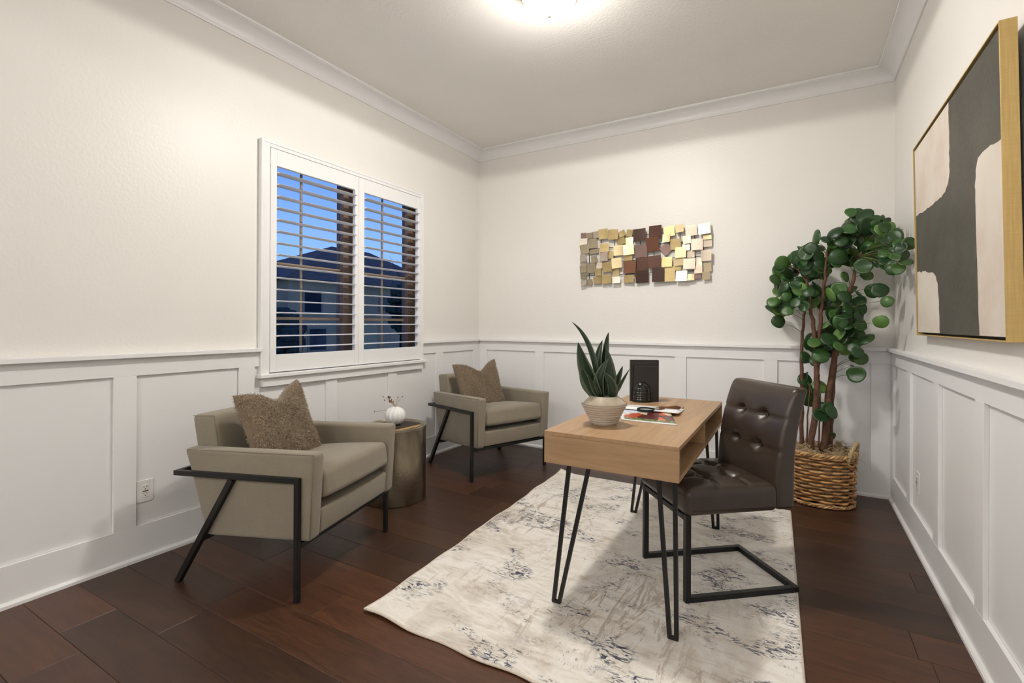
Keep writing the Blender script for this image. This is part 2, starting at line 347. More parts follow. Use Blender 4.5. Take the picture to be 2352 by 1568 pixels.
# floor: dark sub-floor with single boards on it, running across the room
fl = struct(MB().box(-.02, W+.02, YR, .02, -.06, -.0125).build('floor', 'gap'), 'dark walnut plank floor')
PW = .192; y = -3.57-PW*10; row = 0
ends = {-3.57: [.43, 2.2], -2.994: [1.187, 2.6], -2.034: [.55, 1.9, 3.337], -1.458: [.9, 2.35, 3.43]}
while y < .0:
    y0, y1 = max(y, YR), min(y+PW, .0)
    if y1 > YR:
        cuts = next((v for kk, v in ends.items() if abs(kk-y) < .03), None)
        if cuts is None:
            a = random.uniform(.25, 1.3); cuts = []
            while a < W-.15: cuts.append(a); a += random.choice((.9, 1.2, 1.5, 1.8))
        xs = [0.0]+cuts+[W]
        for a, b in zip(xs, xs[1:]):
            p = MB().box(a+.0006, b-.0006, y0+.0006, y1-.0006, -.0125, 0.0, bev=.0014)
            for v in p.bm.verts: v.co.x -= a; v.co.y -= y0
            o = p.build('plank', 'plank', fl); o.location = (a, y0, 0)
    y += PW; row += 1
struct(MB().box(-.2, W+.2, YR-.16, W*0+.16, H, H+.1).build('ceiling', 'ceiling'), 'grey-beige textured ceiling')

# window opening in the left wall
WY0, WY1, WZ0, WZ1 = -2.42, -.97, .905, 2.352
wl = MB(); wl.box(-TH, 0, YR, 0, -.06, WZ0); wl.box(-TH, 0, YR, 0, WZ1, H); wl.box(-TH, 0, YR, WY0, WZ0, WZ1); wl.box(-TH, 0, WY1, 0, WZ0, WZ1)
wall_left = struct(wl.build('wall_left', 'wall'), 'cream left wall with white wainscot')
wall_back = struct(MB().box(-TH, W+TH, 0, TH, -.06, H).build('wall_back', 'wall'), 'cream back wall with white wainscot')
wall_right = struct(MB().box(W, W+TH, YR, 0, -.06, H).build('wall_right', 'wall'), 'cream right wall with white wainscot')
DX0, DX1, DZ = .12, 3.42, 2.80  # opening made wide to let in the added fill light
wr = MB(); wr.box(-TH, DX0, YR-TH, YR, -.06, H); wr.box(DX1, W+TH, YR-TH, YR, -.06, H); wr.box(DX0, DX1, YR-TH, YR, DZ, H)
wall_rear = struct(wr.build('wall_rear', 'wall'), 'cream wall with a wide opening to the added hall')
# unseen hall added behind the opening to hold the fill lamps
HY = YR-TH-2.6
hall = MB(); hall.box(-.6, W+.6, HY, YR-TH, -.06, 0.0); struct(hall.build('floor_added_hall', 'plank'), 'dark floor of the added hall')
hw = MB(); hw.box(-.6-TH, -.6, HY, YR-TH, -.06, H); hw.box(W+.6, W+.6+TH, HY, YR-TH, -.06, H); hw.box(-.6-TH, W+.6+TH, HY-TH, HY, -.06, H); hw.box(-.6, -TH, YR-TH, YR-TH+.1, -.06, H); hw.box(W+TH, W+.6, YR-TH, YR-TH+.1, -.06, H)
struct(hw.build('wall_added_hall', 'wall'), 'cream walls of the added hall')
struct(MB().box(-.6-TH, W+.6+TH, HY-TH, YR-.17, H, H+.1).build('ceiling_added_hall', 'ceiling'), 'ceiling of the added hall')

# wainscot boards: parts of the walls they are fixed to
BT = .018; ZP0, ZP1, ZR = .18, .952, 1.046
def bd(wall, name, x0, x1, y0, y1, z0, z1): return MB().box(x0, x1, y0, y1, z0, z1, bev=.0012).build(name, 'trim', wall)
def panel_skin(wall, x0, x1, y0, y1, z0, z1): return MB().box(x0, x1, y0, y1, z0, z1).build('panel', 'panelwall', wall)
# left wall
CAS0, CAS1 = -2.482, -.935     # window casing outer edges
ls = [-4.49, -3.865, -3.239, -2.61, -1.974, -1.354, -.735]
for yy in ls:
    top = ZP1 if (yy < -2.5 or yy > -.9) else .82
    bd(wall_left, 'stile', .002, BT, yy, yy+.098, ZP0, top)
bd(wall_left, 'stile', .002, BT, -.122, -.018, ZP0, ZP1)
bd(wall_left, 'bottom_rail', .002, BT, YR, -.018, .0, ZP0)
bd(wall_left, 'top_rail', .002, BT, YR, CAS0, ZP1, ZR); bd(wall_left, 'top_rail', .002, BT, CAS1, -.018, ZP1, ZR)
edges = [YR]+[v for yy in ls for v in (yy, yy+.098)]+[-.122]
for a, b in zip(edges[0::2], edges[1::2]):
    if b-a < .02: continue
    panel_skin(wall_left, .0003, .0024, a+.0005, b-.0005, ZP0+.0005, .8195 if -2.5 < (a+b)/2 < -.92 and a > -2.45 else (.8195 if a > -2.52 and b < -1.9 else ZP1-.0005))
panel_skin(wall_left, .0004, .0026, -2.5115, CAS0, .8195, ZP1-.0005); panel_skin(wall_left, .0004, .0026, CAS1, -.7355, .8195, ZP1-.0005)
def cap(wall, pts, ax, a, b): return MB().prism(pts, ax, a, b, bev=.002).build('chair_rail', 'trim', wall)
cap(wall_left, [(0, ZR), (.05, ZR), (.05, ZR+.022), (0, ZR+.022)], 'y', YR, CAS0+.004)
cap(wall_left, [(0, ZR), (.05, ZR), (.05, ZR+.022), (0, ZR+.022)], 'y', CAS1-.004, -.0505)
# back wall
for a, b in ((.018, .115), (.69, .785), (1.372, 1.467), (2.041, 2.136), (2.72, 2.816), (3.407, W-.018)):
    bd(wall_back, 'stile', a, b, -BT, -.002, ZP0, ZP1)
bd(wall_back, 'bottom_rail', .018, W-.018, -BT, -.002, 0, ZP0); bd(wall_back, 'top_rail', .018, W-.018, -BT, -.002, ZP1, ZR)
for a, b in ((.115, .69), (.785, 1.372), (1.467, 2.041), (2.136, 2.72), (2.816, 3.407)): panel_skin(wall_back, a, b, -.0024, -.0003, ZP0, ZP1)
cap(wall_back, [(-.05, ZR), (0, ZR), (0, ZR+.022), (-.05, ZR+.022)], 'x', 0, W)
# right wall
rs = [-.683, -1.340, -1.985, -2.64, -3.295, -3.95, -4.605]
for yy in rs: bd(wall_right, 'stile', W-BT, W-.002, yy, yy+.098, ZP0, ZP1)
bd(wall_right, 'stile', W-BT, W-.002, -.10, -.018, ZP0, ZP1)
bd(wall_right, 'bottom_rail', W-BT, W-.002, YR, -.018, 0, ZP0); bd(wall_right, 'top_rail', W-BT, W-.002, YR, -.018, ZP1, ZR)
redges = [YR]+[v for yy in reversed(rs) for v in (yy, yy+.098)]+[-.10]
for a, b in zip(redges[0::2], redges[1::2]): panel_skin(wall_right, W-.0024, W-.0003, a, b, ZP0, ZP1)
cap(wall_right, [(W-.05, ZR), (W, ZR), (W, ZR+.022), (W-.05, ZR+.022)], 'y', YR, -.0505)
# base shoe
def shoe(name, M, L):
    b = MB(); prof = [(0, 0), (.034, 0), (.034, .014), (.028, .021), (.020, .024), (0, .024)]
    r0 = [M @ Vector((u, u, v)) for u, v in prof]; r1 = [M @ Vector((L-u, u, v)) for u, v in prof]; b.loft([r0, r1])
    return struct(b.build(name, 'trim'), 'white base shoe along the '+name.split('_')[1]+' wall')
def frame_of(ox, oy, dx, dy): return Matrix(((dx, -dy, 0, ox), (dy, dx, 0, oy), (0, 0, 1, 0), (0, 0, 0, 1)))
shoe('baseboard_back', frame_of(W, 0, -1, 0), W); shoe('baseboard_left', frame_of(0, 0, 0, -1), -YR); shoe('baseboard_right', frame_of(W, YR, 0, 1), -YR)
# crown moulding
def crown(n, M, L):
    b = MB(); prof = [(0, 2.954), (.010, 2.954), (.013, 2.966)]
    for i in range(9):
        a = R(90*i/8); prof.append((.015+.078*(1-math.cos(a)), 2.968+.066*math.sin(a)))
    prof += [(.093, 3.037), (.104, 3.037), (.106, 3.0505), (0, 3.0505)]
    b.loft([[M @ Vector((u, u, v)) for u, v in prof], [M @ Vector((L-u, u, v)) for u, v in prof]])
    return struct(b.build('trim_%d' % n, 'trim', smooth=35), 'white crown moulding')
crown(1, frame_of(0, 0, 0, -1), -YR); crown(2, frame_of(W, 0, -1, 0), W); crown(3, frame_of(W, YR, 0, 1), -YR); crown(4, frame_of(0, YR, 1, 0), W)

# window: casing, sill, apron, bronze frame, tan grid, glass
win = struct(bpy.data.objects.new('window_1', None), 'window with white casing looking out on houses at dusk'); COL.objects.link(win); win.location = (0, (WY0+WY1)/2, WZ0)
WO = Vector(win.location)
def wpart(name, m, x0, x1, y0, y1, z0, z1, bev=.002):
    o = MB().box(x0, x1, y0, y1, z0, z1, bev=bev).build(name, m, win); o.matrix_parent_inverse = Matrix.Translation(-WO); return o
wpart('casing', 'trim', .0, .030, CAS0, WY0, .90, 2.392); wpart('casing', 'trim', .0, .030, WY1, CAS1, .90, 2.392); wpart('casing', 'trim', .0, .030, WY0, WY1, WZ1, 2.392)
wpart('casing_edge', 'trim', .030, .034, CAS0, CAS0+.018, .90, 2.392, .0018); wpart('casing_edge', 'trim', .030, .034, CAS1-.018, CAS1, .90, 2.392, .0018); wpart('casing_edge', 'trim', .030, .034, CAS0+.018, CAS1-.018, 2.374, 2.392, .0018)
wpart('sill', 'trim', -.03, .058, CAS0-.012, CAS1+.035, .876, .902, .004); wpart('apron', 'trim', .0, .034, CAS0+.018, CAS1-.004, .82, .876)
for n_, a, b, c, d in (('jamb', WY0, WY0+.012, WZ0, WZ1), ('jamb', WY1-.012, WY1, WZ0, WZ1), ('head_jamb', WY0, WY1, WZ1-.012, WZ1), ('sill_jamb', WY0, WY1, WZ0, WZ0+.012)):
    wpart(n_, 'bronze', -TH, -.012, a, b, c, d, .001)
GX = -.10
wpart('mullion', 'bronze', GX-.035, GX+.045, -1.762, -1.642, WZ0+.012, WZ1-.012)
for a, b in ((WY0+.012, WY0+.062), (WY1-.075, WY1-.012)): wpart('sash_rail', 'bronze', GX-.03, GX+.04, a, b, WZ0+.012, WZ1-.012)
for c, d in ((WZ0+.012, WZ0+.06), (WZ1-.055, WZ1-.012)):
    for a, b in ((WY0+.062, -1.762), (-1.642, WY1-.075)): wpart('sash_rail', 'bronze', GX-.03, GX+.04, a, b, c, d)
for a, b, mv in ((WY0+.062, -1.762, -2.104), (-1.642, WY1-.075, -1.324)):
    wpart('pane', 'glass', GX-.004, GX, a, b, WZ0+.06, WZ1-.055, 0)
    wpart('muntin', 'muntin', GX+.001, GX+.010, mv-.009, mv+.009, WZ0+.06, WZ1-.055, .001)
    for zz in (1.627, 1.257): wpart('muntin', 'muntin', GX+.001, GX+.0105, a, b, zz-.010, zz+.010, .001)

# shutters: two hinged panels with open louvres
def shutter(y0, y1, o0, o1, hy, label):
    t = thing('plantation_shutter', label, 'shutter', (.01, (y0+y1)/2, .906))
    T0 = Vector(t.location); z0, z1, oz0, oz1 = .908, 2.349, 1.021, 2.243
    def p(name, *b, bev=.002):
        q = MB(); q.box(*b, bev=bev); o = q.build(name, 'trim', t); o.matrix_parent_inverse = Matrix.Translation(-T0); return o
    p('stile', .0, .031, y0, o0, z0, z1); p('stile', .0, .031, o1, y1, z0, z1)
    p('rail', .001, .030, o0, o1, z0, oz0); p('rail', .001, .030, o0, o1, oz1, z1)
    me = None
    for i in range(16):
        z = 2.199-i*.0755
        if me is None:
            q = MB(); prof = []
            for j in range(14):
                a = 2*math.pi*j/14; prof.append((.041*math.cos(a), .0048*math.sin(a)))
            L = (o1-o0)/2-.002; q.loft([[(u, -L, v) for u, v in prof], [(u, L, v) for u, v in prof]])
            for v in q.bm.verts: v.co = Matrix.Rotation(R(.5), 3, 'Y') @ v.co
            me = q.mesh('louver', 'trim', 40)
        o = new_obj('louver', me, t); o.location = (.0155-.01, (o0+o1)/2-T0.y, z-T0.z)
    for z in (2.27, 1.72, 1.04):
        h = MB().tube([(.033, hy, z-.03), (.033, hy, z+.03)], .0035, 8).build('hinge', 'trim', t); h.matrix_parent_inverse = Matrix.Translation(-T0)
    return t
shutter(-2.4175, -1.691, -2.374, -1.725, -2.4195, 'white louvred shutter panel hinged on the window side away from the room corner')
shutter(-1.689, -.9725, -1.634, -1.014, -.9705, 'white louvred shutter panel hinged on the window side next to the room corner')

SPOT = 46.0
# ceiling lamp: bronze pan, lit frosted bowl, brass finial
lamp = thing('ceiling_light', 'flush round ceiling light with a glowing frosted glass bowl', 'light', (1.80, -2.0, H))
MB().lathe([(.0, 0), (.168, 0), (.176, -.012), (.170, -.050), (.150, -.094), (.143, -.096), (0, -.09)], 40).build('pan', 'bulbring', lamp, 40)
MB().lathe([(.141*math.cos(R(a)), -.093-.088*math.sin(R(a))) for a in (0, 8, 16, 25, 35, 45, 55, 65, 75, 84)]+[(.004, -.181)], 40).build('glass_bowl', 'lampglass', lamp, True)
MB().lathe([(.003, -.176), (.013, -.181), (.014, -.186), (.009, -.193), (.003, -.196)], 16).build('finial', 'finial', lamp, True)
sl = bpy.data.lights.new('added_lamp_spot', 'SPOT'); sl.energy = SPOT; sl.color = (1.0, .95, .885); sl.spot_size = R(180); sl.spot_blend = .03; sl.shadow_soft_size = .045  # unseen spot added below the bowl, lights the room but not the ceiling
so = bpy.data.objects.new('added_lamp_spot', sl); COL.objects.link(so); so.parent = lamp; so.location = (0, 0, -.245)
for hx_, hlab in ((.1, 'beside the left hall wall'), (1.77, 'in the middle of the hall'), (3.4, 'beside the right hall wall')):  # unseen lamps added behind the camera as soft fill
    hl = thing('ceiling_light', 'added unseen fill light '+hlab, 'light', (hx_, YR-TH-1.3, H), group='added hall fill lights')
    MB().lathe([(.0, 0), (.165, 0), (.172, -.012), (.168, -.045), (.15, -.05), (0, -.05)], 32).build('pan', 'bulbring', hl, 40)
    MB().lathe([(.150*math.cos(R(a)), -.048-.118*math.sin(R(a))) for a in (0, 15, 30, 45, 60, 75)]+[(.004, -.166)], 32).build('glass_bowl', 'hallfill', hl, True)

# ================================================================== ARMCHAIRS
def armchair(label, group):
    t = thing('armchair', label, 'armchair', group=group)
    arm = [(-.318, .628), (.410, .650), (.386, .262), (-.185, .228), (-.275, .515)]
    for s in (1, -1):
        o = MB().prism(arm, 'y', *sorted((s*.288, s*.366)), bev=.019, seg=4).build('arm', 'linen', t, 45)
        for yy in (s*.3606,):
            pp = [(-.300, yy, .6232), (.4035, yy, .6442), (.381, yy, .275)]
            MB().tube(pp, .0028, 6).build('piping', 'piping', o, True)
    MB().prism([(-.245, .262), (.380, .268), (.390, .386), (-.255, .386)], 'y', -.290, .290, bev=.012, seg=3).build('seat_base', 'linen', t, 45)
    back = [(-.150, .40), (-.215, .780), (-.358, .773), (-.268, .30), (-.20, .30)]
    bk = MB().prism(back, 'y', -.292, .292, bev=.026, seg=4).build('backrest', 'linen', t, 45)
    for s in (1, -1): MB().tube([(-.3485, s*.2845, .7665), (-.2225, s*.2845, .7725), (-.170, s*.2845, .47)], .0022, 6).build('piping', 'piping', bk, True)
    def puff(p):
        u, v = p.x/.30, p.y/.286; c = max(0, 1-u*u)*max(0, 1-v*v); q = p.copy()
        q.z += (.026 if p.z > 0 else -.006)*c**.5*min(1, abs(p.z)/.05)
        q.x += .010*(1-v*v)*max(0, u)
        return Matrix.Rotation(R(-6.0), 3, 'Y') @ q
    MB().rbox(.298, .284, .062, .026, 10, (.105, 0, .462), puff).build('seat_cushion', 'linen', t, True)
    h = .0112; yy = .3785
    for s in (1, -1):
        y_ = s*yy
        MB().box(.320, .344, y_-h, y_+h, 0, .545, bev=.002).build('leg', 'blackmetal', t)
        MB().tube([(-.018, y_, .512), (-.332, y_, .0)], .0125, square=True, up=(0, 1, 0)).build('leg', 'blackmetal', t)
        MB().tube([(-.350, y_, .515), (.320, y_, .533)], h, square=True).build('side_rail', 'blackmetal', t)
    MB().box(-.350, -.327, -yy+h, yy-h, .504, .527, bev=.002).build('back_rail', 'blackmetal', t)
    MB().box(.320, .344, -yy+h, yy-h, .232, .256, bev=.002).build('front_stretcher', 'blackmetal', t)
    MB().box(-.219, -.196, -yy+h, yy-h, .200, .224, bev=.002).build('rear_stretcher', 'blackmetal', t)
    return t
ac1 = armchair('taupe linen armchair on black metal frame beside the power outlet', 'matching taupe armchairs')
ac1.location = (.63, -2.678, 0); ac1.rotation_euler.z = R(15)
ac2 = copy_tree(ac1); ac2['label'] = 'taupe linen armchair on black metal frame set in the room corner'
ac2.location = (.601, -.754, 0); ac2.rotation_euler.z = R(-21.5)

def pillow(label, mtx, seed, dent):
    rnd = random.Random(seed); n = 36; Wd, Hd, T = .225, .215, .066
    def surf(u, v, s):
        e = (max(0, 1-u**4)*max(0, 1-v**4))**.55
        bx = u*(Wd - .020*(1-v*v)*abs(u)); bz = v*(Hd - .014*(1-u*u)*abs(v))
        d = dent*math.exp(-((u-.12)/.42)**2)*max(0, (v+.15)/1.15)**2.2
        bz -= d; e2 = e*(1-.35*math.exp(-((u-.12)/.25)**2)*max(0, v)**2)
        wr = .006*math.sin(9*u+4*v+seed)*e
        return Vector((s*(T*e2)+wr, bx, bz))
    b = MB(); g = {}
    for s in (1, -1):
        for i in range(n+1):
            for j in range(n+1):
                edge = i in (0, n) or j in (0, n)
                kx = (i, j, 0 if edge else s)
                if kx not in g:
                    u = math.sin(math.pi*(i/n-.5)); v = math.sin(math.pi*(j/n-.5)); g[kx] = b.bm.verts.new(surf(u, v, s))
        for i in range(n):
            for j in range(n):
                q = []
                for a, c in ((i, j), (i+1, j), (i+1, j+1), (i, j+1)):
                    q.append(g[(a, c, 0 if (a in (0, n) or c in (0, n)) else s)])
                b.bm.faces.new(q if s > 0 else q[::-1])
    o = b.build('throw_pillow', 'fur', None, True); tag(o, label, 'pillow', 'brown plush pillows on the armchairs')
    f = MB()
    for q in range(15000):
        u, v = rnd.uniform(-.99, .99), rnd.uniform(-.99, .99); s = 1 if rnd.random() < .72 else -1
        p = surf(u, v, s); du = surf(u+.01, v, s)-p; dv = surf(u, v+.01, s)-p
        nn = du.cross(dv); nn = (nn if nn.x*s > 0 else -nn)
        if nn.length < 1e-9: continue
        nn.normalize(); side = Vector((rnd.uniform(-1, 1), rnd.uniform(-1, 1), rnd.uniform(-1, 1))).cross(nn)
        if side.length < 1e-4: continue
        side.normalize(); L = rnd.uniform(.006, .015); dr = (nn*.75+Vector((0, rnd.uniform(-.7, .7), rnd.uniform(-.9, .3)))).normalized()
        a, c, d = p-side*.0016, p+side*.0016, p+dr*L
        f.bm.faces.new([f.bm.verts.new(x) for x in (a, c, d)])
    me = bpy.data.meshes.new('fur'); f.bm.to_mesh(me); f.bm.free(); me.materials.append(MAT['furhair'])
    h = new_obj('fur', me, o); h['kind'] = 'stuff'
    o.matrix_world = mtx; return o
def chairmat(c): return Matrix.Translation(c.location) @ Matrix.Rotation(c.rotation_euler.z, 4, 'Z')
pm = Matrix.Translation((-.035, -.055, .690)) @ Matrix.Rotation(R(4), 4, 'X') @ Matrix.Rotation(R(-19), 4, 'Y')
pillow('brown plush square pillow with dented top on the armchair beside the outlet', chairmat(ac1) @ pm, 3, .085)
pillow('brown plush square pillow with dented top on the armchair in the room corner', chairmat(ac2) @ pm, 5, .085)

# ================================================================== DRUM TABLE, BOOK, VASE
dt = thing('drum_table', 'hammered pewter drum side table between the two armchairs', 'side table', (.496, -1.774, 0))
r = .214
MB().lathe([(r-.004, 0), (r, .004), (r, .497), (r-.003, .5)], 72).build('drum_body', 'pewter', dt, 40)
MB().lathe([(0.002, .498), (r-.022, .498), (r-.012, .503), (r-.007, .511), (r-.003, .5145), (r+.0015, .513), (r+.002, .498), (r-.02, .492), (.002, .492)], 72).build('tray_top', 'pewter_smooth', dt, 50)
bk = thing('book', 'dark closed book lying under the white vase on the drum table', 'book', (.535, -1.808, .498), R(-4))
def book_parts(t, w, h, th, cover, pages, spine_x=-1):
    MB().box(-w, w, -h, h, 0, .003).build('cover', cover, t); MB().box(-w, w, -h, h, th-.003, th).build('cover', cover, t)
    MB().box(-w if spine_x < 0 else w-.004, -w+.004 if spine_x < 0 else w, -h, h, .003, th-.003).build('spine', cover, t)
    MB().box(-w+.004 if spine_x < 0 else -w+.003, w-.003 if spine_x < 0 else w-.004, -h+.003, h-.003, .003, th-.003).build('page_block', pages, t)
book_parts(bk, .098, .136, .022, 'bookcover', 'pages')
vs = thing('pumpkin_vase', 'white ribbed pumpkin vase with dried sprigs standing on the book', 'vase', (.520, -1.800, .520))
b = MB(); nseg = 80; rings = []
for i in range(17):
    th = math.pi*i/16; rr = .072*math.sin(th)**.85 if 0 < i < 16 else .006; z = .062-.062*math.cos(th)
    rings.append([((rr*(1-.13*(abs(math.cos(5*a)) < .0) - .19*(1-abs(math.sin(5.5*a)))**2.0))*math.cos(a), (rr*(1-.19*(1-abs(math.sin(5.5*a)))**2.0))*math.sin(a), z) for a in (2*math.pi*j/nseg for j in range(nseg))])
b.loft(rings); b.build('vase_body', 'white_ceramic', vs, True)
rv = random.Random(4); rt = Vector((.865, .502, 0))      # roughly across the view
def sprig(dx, z, n, parent):
    p = bez((0, 0, .118), (dx*.25*rt.x, dx*.25*rt.y, .118+(z-.118)*.6), (dx*rt.x, dx*rt.y, z), 6)
    sb = MB().tube(p, [.0014-.0001*i for i in range(7)], 5).build('dried_sprig', 'driedstem', parent, True)
    q = MB()
    for i in range(n):
        c = p[-1]+Vector((rv.gauss(0, .007), rv.gauss(0, .007), rv.gauss(0, .008))) if n > 1 else p[-1]
        q.lathe([(.0005, -.0045), (.0035, -.002), (.0042, .001), (.002, .0042), (.0005, .005)], 6, c)
    q.build('seed_head', 'dried', sb, True)
for dx, z, n in ((-.042, .187, 6), (-.035, .172, 5), (-.028, .160, 5), (-.05, .196, 6), (.050, .195, 1), (.018, .190, 1), (-.085, .193, 1), (-.075, .170, 1), (-.145, .088, 1), (-.02, .150, 4)): sprig(dx, z, n, vs)

# ================================================================== OUTLETS
def outlet(label, loc, sgn, full=True):
    t = thing('wall_outlet', label, 'outlet', loc)
    def p(name, m, x0, x1, y0, y1, z0, z1, par=t, bev=.0015):
        x0, x1 = sorted((x0*sgn, x1*sgn)); return MB().box(x0, x1, y0, y1, z0, z1, bev=bev).build(name, m, par)
    pl = p('cover_plate', 'plate', 0, .006, -.037, .037, -.057, .057)
    p('receptacle', 'plate', .006, .0085, -.0165, .0165, -.033, .033)
    if full:
        for zc in (.017, -.017):
            for yy in (-.0065, .0065): p('slot', 'slot', .0085, .0091, yy-.001, yy+.001, zc, zc+.009, bev=0)
            p('slot', 'slot', .0085, .0091, -.0025, .0025, zc-.009, zc-.004, bev=0)
        p('reset_button', 'rustbtn', .0085, .0105, -.013, .013, -.0025, .003, bev=.0005)
    for zc in (.048, -.048): p('screw', 'plate', .006, .0072, -.002, .002, zc-.002, zc+.002, bev=.0004)
outlet('white duplex outlet with brown reset button behind the armchair', (.0026, -3.098, .349), 1)
outlet('white outlet cover on the right wall near the basket', (W-.0026, -.835, .349), -1)

# ================================================================== RUG
FLc, FRc, NLc, NRc = (1.250, -.660), (2.912, -.652), (1.366, -2.858), (2.985, -2.868)
rug = thing('area_rug', 'cream and taupe distressed area rug with navy flecks under the desk', 'rug', ((FLc[0]+NRc[0])/2, (FLc[1]+NRc[1])/2, 0))
RO = Vector(rug.location)
def rugpt(u, v):
    a = Vector(FLc)*(1-u)+Vector(FRc)*u; c = Vector(NLc)*(1-u)+Vector(NRc)*u; p = a*(1-v)+c*v
    le = max(0, 1-u*9); ne = max(0, 1-(1-v)*11)
    x = p.x+le*(.005*math.sin(v*23)+.003*math.sin(v*47+1)); y_ = p.y+ne*.006*math.sin(u*31)
    z = .009+le*.005*(1+math.sin(v*23+.6))*(v > .45)+.006*ne*(1+math.sin(u*17+.5))*max(0, 1-u*1.6)
    cr_ = max(0, 1-(u*1.662+v*2.2)/.16); z += .028*cr_**1.5; x += .018*cr_
    return Vector((x, y_, z))-RO
b = MB(); nu, nv = 70, 90
top = [[b.bm.verts.new(rugpt(i/nu, j/nv)) for j in range(nv+1)] for i in range(nu+1)]
bot = [[b.bm.verts.new(rugpt(i/nu, j/nv)-Vector((0, 0, .0085))) for j in range(nv+1)] for i in range(nu+1)]
for i in range(nu):
    for j in range(nv):
        b.bm.faces.new((top[i][j], top[i][j+1], top[i+1][j+1], top[i+1][j])); b.bm.faces.new((bot[i][j], bot[i+1][j], bot[i+1][j+1], bot[i][j+1]))
for i in range(nu):
    for j in (0, nv): b.bm.faces.new((top[i][j], top[i+1][j], bot[i+1][j], bot[i][j]))
for j in range(nv):
    for i in (0, nu): b.bm.faces.new((top[i][j], top[i][j+1], bot[i][j+1], bot[i][j]))
b.build('pile', 'rug', rug, 50)
per = [rugpt(i/60, 0) for i in range(61)]+[rugpt(1, j/80) for j in range(1, 81)]+[rugpt(1-i/60, 1) for i in range(1, 61)]+[rugpt(0, 1-j/80) for j in range(1, 81)]
MB().tube([p-Vector((0, 0, .0035)) for p in per], .0052, 8).build('bound_edge', 'binding', rug, True)
RT = .0092   # top of the rug pile

# ================================================================== DESK
DT = .765; dw, dl, dh = .283, .634, .137
desk = thing('writing_desk', 'oak writing desk with open cubbies on black hairpin legs', 'desk', (2.277, -1.800, 0), R(.2))
def dp(name, m, *bb, par=desk): return MB().box(*bb, bev=.0012).build(name, m, par)
zt, zb, tk = DT, DT-dh, .018
dp('top_board', 'oak_y', -dw, dw, -dl, dl, zt-tk, zt); dp('bottom_board', 'oak_y', -dw, dw, -dl+tk, dl-tk, zb, zb+tk)
dp('end_panel', 'oak_x', -dw, dw, -dl, -dl+tk, zb, zt-tk-.0004); dp('end_panel', 'oak_x', -dw, dw, dl-tk, dl, zb, zt-tk-.0004)
dp('back_panel', 'oak_y', -dw, -dw+tk, -dl+tk, dl-tk, zb+tk, zt-tk); dp('divider', 'oak_x', -dw+tk, dw-.002, -.009, .009, zb+tk, zt-tk)
for sx in (-1, 1):
    for sy in (-1, 1):
        fx, fy = (sx*.255 if sx > 0 else -.240), sy*.592
        tx1, tx2 = (-.185, -.095) if sx < 0 else (.195, .258)
        b = MB(); ty1, ty2 = sy*.585, sy*.585
        for tx, ty, ex in ((tx1, ty1, -.013), (tx2, ty2, .013)): b.tube([(tx, ty, zb-.003), (fx+ex, fy, RT+.006)], .0078, square=True, up=(0, 1, 0))
        b.box(fx-.020, fx+.020, fy-.0075, fy+.0075, RT, RT+.013, bev=.002)
        b.box(min(tx1, tx2)-.02, max(tx1, tx2)+.02, ty1-.03, ty1+.03, zb-.004, zb, bev=.001)
        b.build('hairpin_leg', 'blackmetal', desk)

# ================================================================== TUFTED CHAIR
ch = thing('dining_chair', 'dark brown tufted leather chair on a black cantilever frame at the desk', 'chair', (2.613, -1.76, RT), R(220))
dz = -RT
def seat_fn(p):
    q = p.copy(); u, v = p.x/.225, p.y/.235
    fz = max(0, min(1, (p.z+.02)/.06))
    if fz > 0:
        d = .020*(max(0, 1-abs(u)**3)*max(0, 1-abs(v)**3))**.5
        for bx in (-.085, .060):
            d -= .006*math.exp(-((p.x-bx)/.010)**2)*(1 if abs(p.y) < .215 else .6)
            for by in (-.088, .088): d -= .030*math.exp(-(((p.x-bx)/.026)**2+((p.y-by)/.026)**2))
        for by in (-.088, .088): d -= .004*math.exp(-((p.y-by)/.009)**2)
        q.z += d*fz
    return q
seat = MB().rbox(.226, .236, .058, .030, 46, (.075, 0, .447+dz), seat_fn).build('seat', 'leather', ch, True)
def back_fn(p):
    q = p.copy(); zz = p.z*.975+.667; v = p.y/.236
    f = max(0, min(1, (zz-.50)/.45)); cx = -.155-.012*f-.075*f**2.4
    thick = 1-.25*f
    x = p.x*thick
    if p.x > 0:
        d = .016*(max(0, 1-abs(v)**3))**.5*min(1, max(0, (.955-zz)/.06))
        for bz in (.797, .653):
            d -= .009*math.exp(-((zz-bz)/.010)**2)*(1-.6*abs(v)**4)
            for by in (-.083, .083): d -= .032*math.exp(-(((zz-bz)/.026)**2+((p.y-by)/.028)**2))
        x += d
    return Vector((cx+x-.035, q.y, zz))
back = MB().rbox(.044, .236, .280, .022, 46, (0, 0, dz), back_fn).build('backrest', 'leather', ch, True)
for by in (-.083, .083):
    for bz in (.797, .653):
        f = (bz-.5)/.45; xx = -.155-.012*f-.075*f**2.4+.044*(1-.25*f)-.035-.014
        MB().rbox(.004, .010, .010, .004, 3, (xx, by, bz+dz)).build('tuft_button', 'leather', back, True)
    for bx in (-.085, .060): MB().rbox(.010, .010, .004, .004, 3, (bx+.075, by, .447+.058-.008+dz)).build('tuft_button', 'leather', seat, True)
h = .0128
for s in (1, -1):
    y_ = s*.207
    MB().box(.268, .2936, y_-h, y_+h, 0, .394+dz, bev=.002).build('front_post', 'blackmetal', ch)
    MB().box(-.268+2*h, .268, y_-h, y_+h, 0, .0256, bev=.002).build('floor_runner', 'blackmetal', ch)
MB().box(-.268, -.268+2*h, -.207-h, .207+h, 0, .0256, bev=.002).build('floor_crossbar', 'blackmetal', ch)
MB().box(.268, .2936, -.207+h, .207-h, .366+dz, .390+dz, bev=.002).build('seat_crossbar', 'blackmetal', ch)

